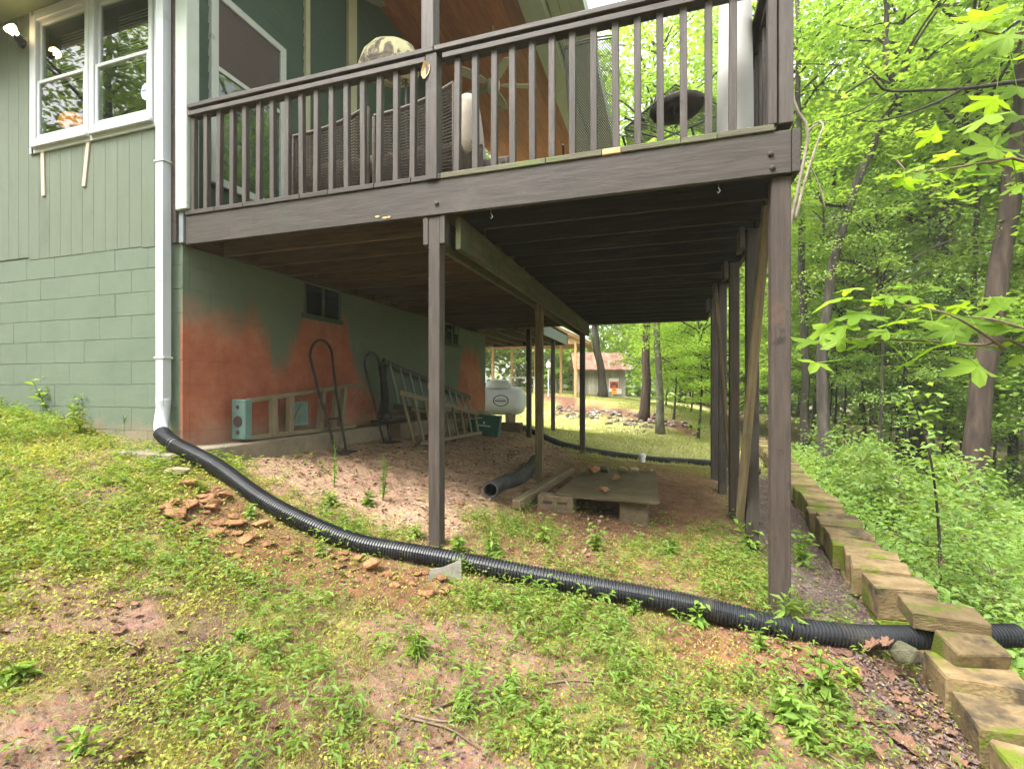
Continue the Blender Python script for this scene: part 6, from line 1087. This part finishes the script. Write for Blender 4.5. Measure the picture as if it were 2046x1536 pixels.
# single weeds one can point to
def weed(name, label, base, h, nst, leaf, asp, mat, spread=.35, per=8, seed=0, droop=0, cat='weed', group=None):
    rng = np.random.default_rng(seed+100); t_ = thing(name, label, cat, base, group); st = MB(); P = []; D = []; S = []
    for s_ in range(nst):
        a_ = rng.uniform(0, 6.28); ln = spread*rng.uniform(.2, 1)*(s_ > 0); hh = h*rng.uniform(.6, 1.0) if s_ else h; e_ = np.array(base)+np.array([math.cos(a_)*ln*hh, math.sin(a_)*ln*hh, hh]); m_ = (np.array(base)+e_)/2+np.array([0, 0, .08*hh]); pts = spline([np.array(base)-np.array([0, 0, .02]), m_, e_-np.array([0, 0, droop*hh])], 9); st.tube(pts, np.linspace(.0035, .0012, 9)*(1+h), 5, False)
        for k in range(per):
            t = .2+.8*k/(per-1); q = pts[min(8, int(round(t*8)))]; an = k*2.4+s_; P.append(q); D.append((math.cos(an), math.sin(an), .35-droop)); S.append(leaf*(1.1-.45*t)*rng.uniform(.8, 1.2))
    st.build('stem', mat, t_); P, D, S = map(np.array, (P, D, S)); V, T = leaf_geo(P, rnd_normals(len(P), .35, rng), D, S, asp); obj('leaves', np_mesh('leaves', V, None, T, fattr=np.repeat(rng.random(len(P)), 2)), mat, t_); return t_
WEEDS = [(1640, 1400, .20, 5, .06, .42, 'leaf_weed', 'tallest broad-leaved weed in the yard near the lower right'), (1570, 1440, .12, 6, .05, .3, 'leaf_weed', 'bushy weed left of the tallest broad-leaved weed'), (1600, 1480, .13, 7, .05, .3, 'leaf_weed', 'spreading weed below the tallest broad-leaved weed'), (1500, 1480, .11, 6, .045, .35, 'leaf_weed', 'leafy weed clump at the bottom right of the grass'), (1395, 1255, .13, 3, .05, .5, 'leaf_weed', 'leafy weed growing over the right part of the black pipe'), (1520, 1300, .10, 3, .045, .45, 'leaf_weed', 'small weed against the pipe before the corner post'), (1572, 1262, .17, 3, .075, .3, 'leaf_weed', 'weed with long blades at the foot of the corner post'), (640, 1110, .09, 4, .04, .5, 'leaf_weed', 'small weed leaning on the left curve of the black pipe'), (500, 1035, .08, 5, .04, .5, 'leaf_weed', 'round-leaved weed under the black pipe near the orange rocks'), (400, 990, .09, 5, .04, .5, 'leaf_weed_yellow', 'yellowish weed below the start of the black pipe'), (330, 925, .12, 5, .045, .5, 'leaf_weed_yellow', 'yellow-leaved weed before the splash slab'), (925, 1150, .12, 4, .035, .5, 'leaf_weed', 'weed beside the concrete fragment on the pipe'), (1100, 1175, .06, 7, .035, .4, 'leaf_weed', 'low weeds hugging the front of the pipe at the centre'), (1180, 1195, .06, 7, .035, .4, 'leaf_weed', 'low weeds hugging the front of the pipe right of the centre'), (1265, 1225, .07, 4, .04, .45, 'leaf_weed', 'small weed at the front of the pipe before the right posts'), (915, 1105, .12, 5, .05, .5, 'leaf_weed', 'weed clump right of the middle post base'), (985, 1110, .12, 5, .06, .4, 'leaf_weed', 'broad weed behind the pipe right of the middle post'), (1085, 1085, .20, 3, .055, .4, 'leaf_weed', 'upright weed under the deck before the mossy board'), (1190, 1100, .16, 5, .05, .5, 'leaf_weed', 'leafy weed behind the pipe before the mossy board'), (1340, 1105, .13, 5, .06, .3, 'leaf_weed', 'weed on the dirt right of the mossy board'), (1500, 1110, .22, 4, .07, .4, 'leaf_weed', 'weed at the foot of the second right-hand post'), (1600, 1130, .25, 5, .07, .4, 'leaf_weed', 'weed just right of the corner post'), (735, 1010, .10, 6, .05, .5, 'leaf_weed', 'weed patch behind the pipe left of the middle post'), (660, 1010, .09, 5, .06, .5, 'leaf_weed', 'weed with large leaves behind the left curve of the pipe'), (830, 1075, .10, 5, .045, .5, 'leaf_weed', 'weed at the left foot of the middle post'), (100, 835, .34, 3, .08, .45, 'leaf_weed', 'dark leafy weed against the block wall at the far left'), (150, 850, .25, 4, .06, .45, 'leaf_weed', 'leafy weed against the block wall beside the dark one'), (165, 870, .22, 3, .06, .45, 'leaf_weed_yellow', 'yellow-green weed below the block wall'), (250, 880, .22, 3, .03, .3, 'leaf_weed', 'thin feathery weed against the wall left of the downspout'), (30, 1360, .05, 7, .06, .45, 'leaf_weed', 'rosette of broad leaves at the left edge'), (480, 1280, .05, 5, .03, .5, 'leaf_weed', 'small pale-leaved weed in the left grass'), (165, 1505, .08, 2, .05, .4, 'leaf_weed', 'single broad upright leaf weed at the bottom left'), (920, 1410, .07, 6, .04, .4, 'leaf_weed', 'weed clump above the bare patch at the bottom'), (1020, 1380, .06, 8, .035, .4, 'leaf_weed', 'low weed clump at the bottom centre'), (830, 1310, .09, 9, .06, .10, 'leaf_weed', 'grass tuft with long blades left of the bottom centre'), (1780, 1230, .10, 3, .06, .55, 'leaf_under', 'five-leaved creeper at the inner side of the wall blocks'), (1700, 1370, .07, 4, .05, .6, 'leaf_weed_yellow', 'yellow-green seedling beside the leaf litter'), (1885, 1275, .05, 3, .05, .5, 'leaf_under', 'creeper leaves just outside the wall near the pipe end'), (1430, 1440, .08, 6, .04, .35, 'leaf_weed', 'weed patch left of the spreading weed at lower right'), (1290, 1420, .05, 7, .03, .4, 'leaf_weed', 'small weed in the grass right of the bottom centre')]
for i, (px_, py_, h, ns, lf, asp, mt, lb_) in enumerate(WEEDS): weed('weed', lb_, onG(px_, py_), h*1.15, ns+1, lf*1.45, max(asp, .38) if h < .3 and lf < .06 else asp, mt, .5, 8 if h > .1 else 6, i)
weed('tall_weed', 'tall thin pale weed standing on the dirt before the hooped hand truck', onG(668, 975), .42, 3, .035, .25, 'leaf_weed', .12, 14, 300); weed('grass_plume', 'arching plume of thin grass on the dirt under the deck', onG(765, 1000), .46, 6, .05, .12, 'leaf_weed', .22, 12, 301, .12)
for i, (px_, py_, w_) in enumerate([(1660, 1000, 5.6), (1700, 1040, 4.9), (1745, 1075, 4.4), (1790, 1110, 4.0), (1840, 1150, 3.5), (1640, 960, 6.6), (1900, 1190, 3.1)]):
    q = at(px_, py_, w_); b = gpt(max(q.x, float(np.interp(q.y, wpy, wpx))+.42), q.y); weed('creeper', 'five-leaved creeper spilling over the outer edge of the block wall', b, max(.25, .26-b.z), 7, .11, .6, 'leaf_under', .7, 9, 400+i, .1, 'creeper', 'creepers along the block wall')
# slim sapling on the slope
sp_ = thing('sapling', 'slim dark sapling stem standing on the slope beyond the block wall', 'sapling', gpt(2.6, 4.2)); q = at(1880, 1180, 4.4); b = gpt(q.x, q.y); m_ = MB(); m_.tube(spline([b, at(1876, 1060, 4.4), at(1862, 930, 4.4), at(1835, 830, 4.4), at(1815, 780, 4.4)], 20), np.linspace(.016, .005, 20), 6); m_.build('stem', 'bark', sp_, True)
rng2 = np.random.default_rng(3); Q = spline([at(1876, 1060, 4.4), at(1862, 930, 4.4), at(1835, 830, 4.4), at(1815, 780, 4.4)], 60); P = np.repeat(Q, 3, 0)+rng2.normal(size=(180, 3))*.10; V, T = leaf_geo(P, rnd_normals(180, .4, rng2), rng2.normal(size=(180, 3)), rng2.uniform(.05, .10, 180), .55); obj('leaves', np_mesh('leaves', V, None, T, fattr=rng2.random(360)), 'leaf_under', sp_)
# ------------------------------------------------------------------ damp summer air
m, n, out = new_mat('haze_air'); pv_ = n.nodes.new('ShaderNodeVolumePrincipled'); pv_.inputs['Color'].default_value = (.93, .96, .90, 1); pv_.inputs['Density'].default_value = .0018; pv_.inputs['Anisotropy'].default_value = .2; n.links.new(pv_.outputs[0], out.inputs['Volume'])
hz0 = float(GZ.min())-1.0; hb = MB(); hb.box((-175, -175, hz0), (175, 175, 34)); tag(hb.build('haze', 'haze_air'), 'thin pale damp air filling the yard and the woods', 'haze', kind='stuff')
cy.volume_bounces = 1; cy.volume_step_rate = 10; cy.volume_max_steps = 64
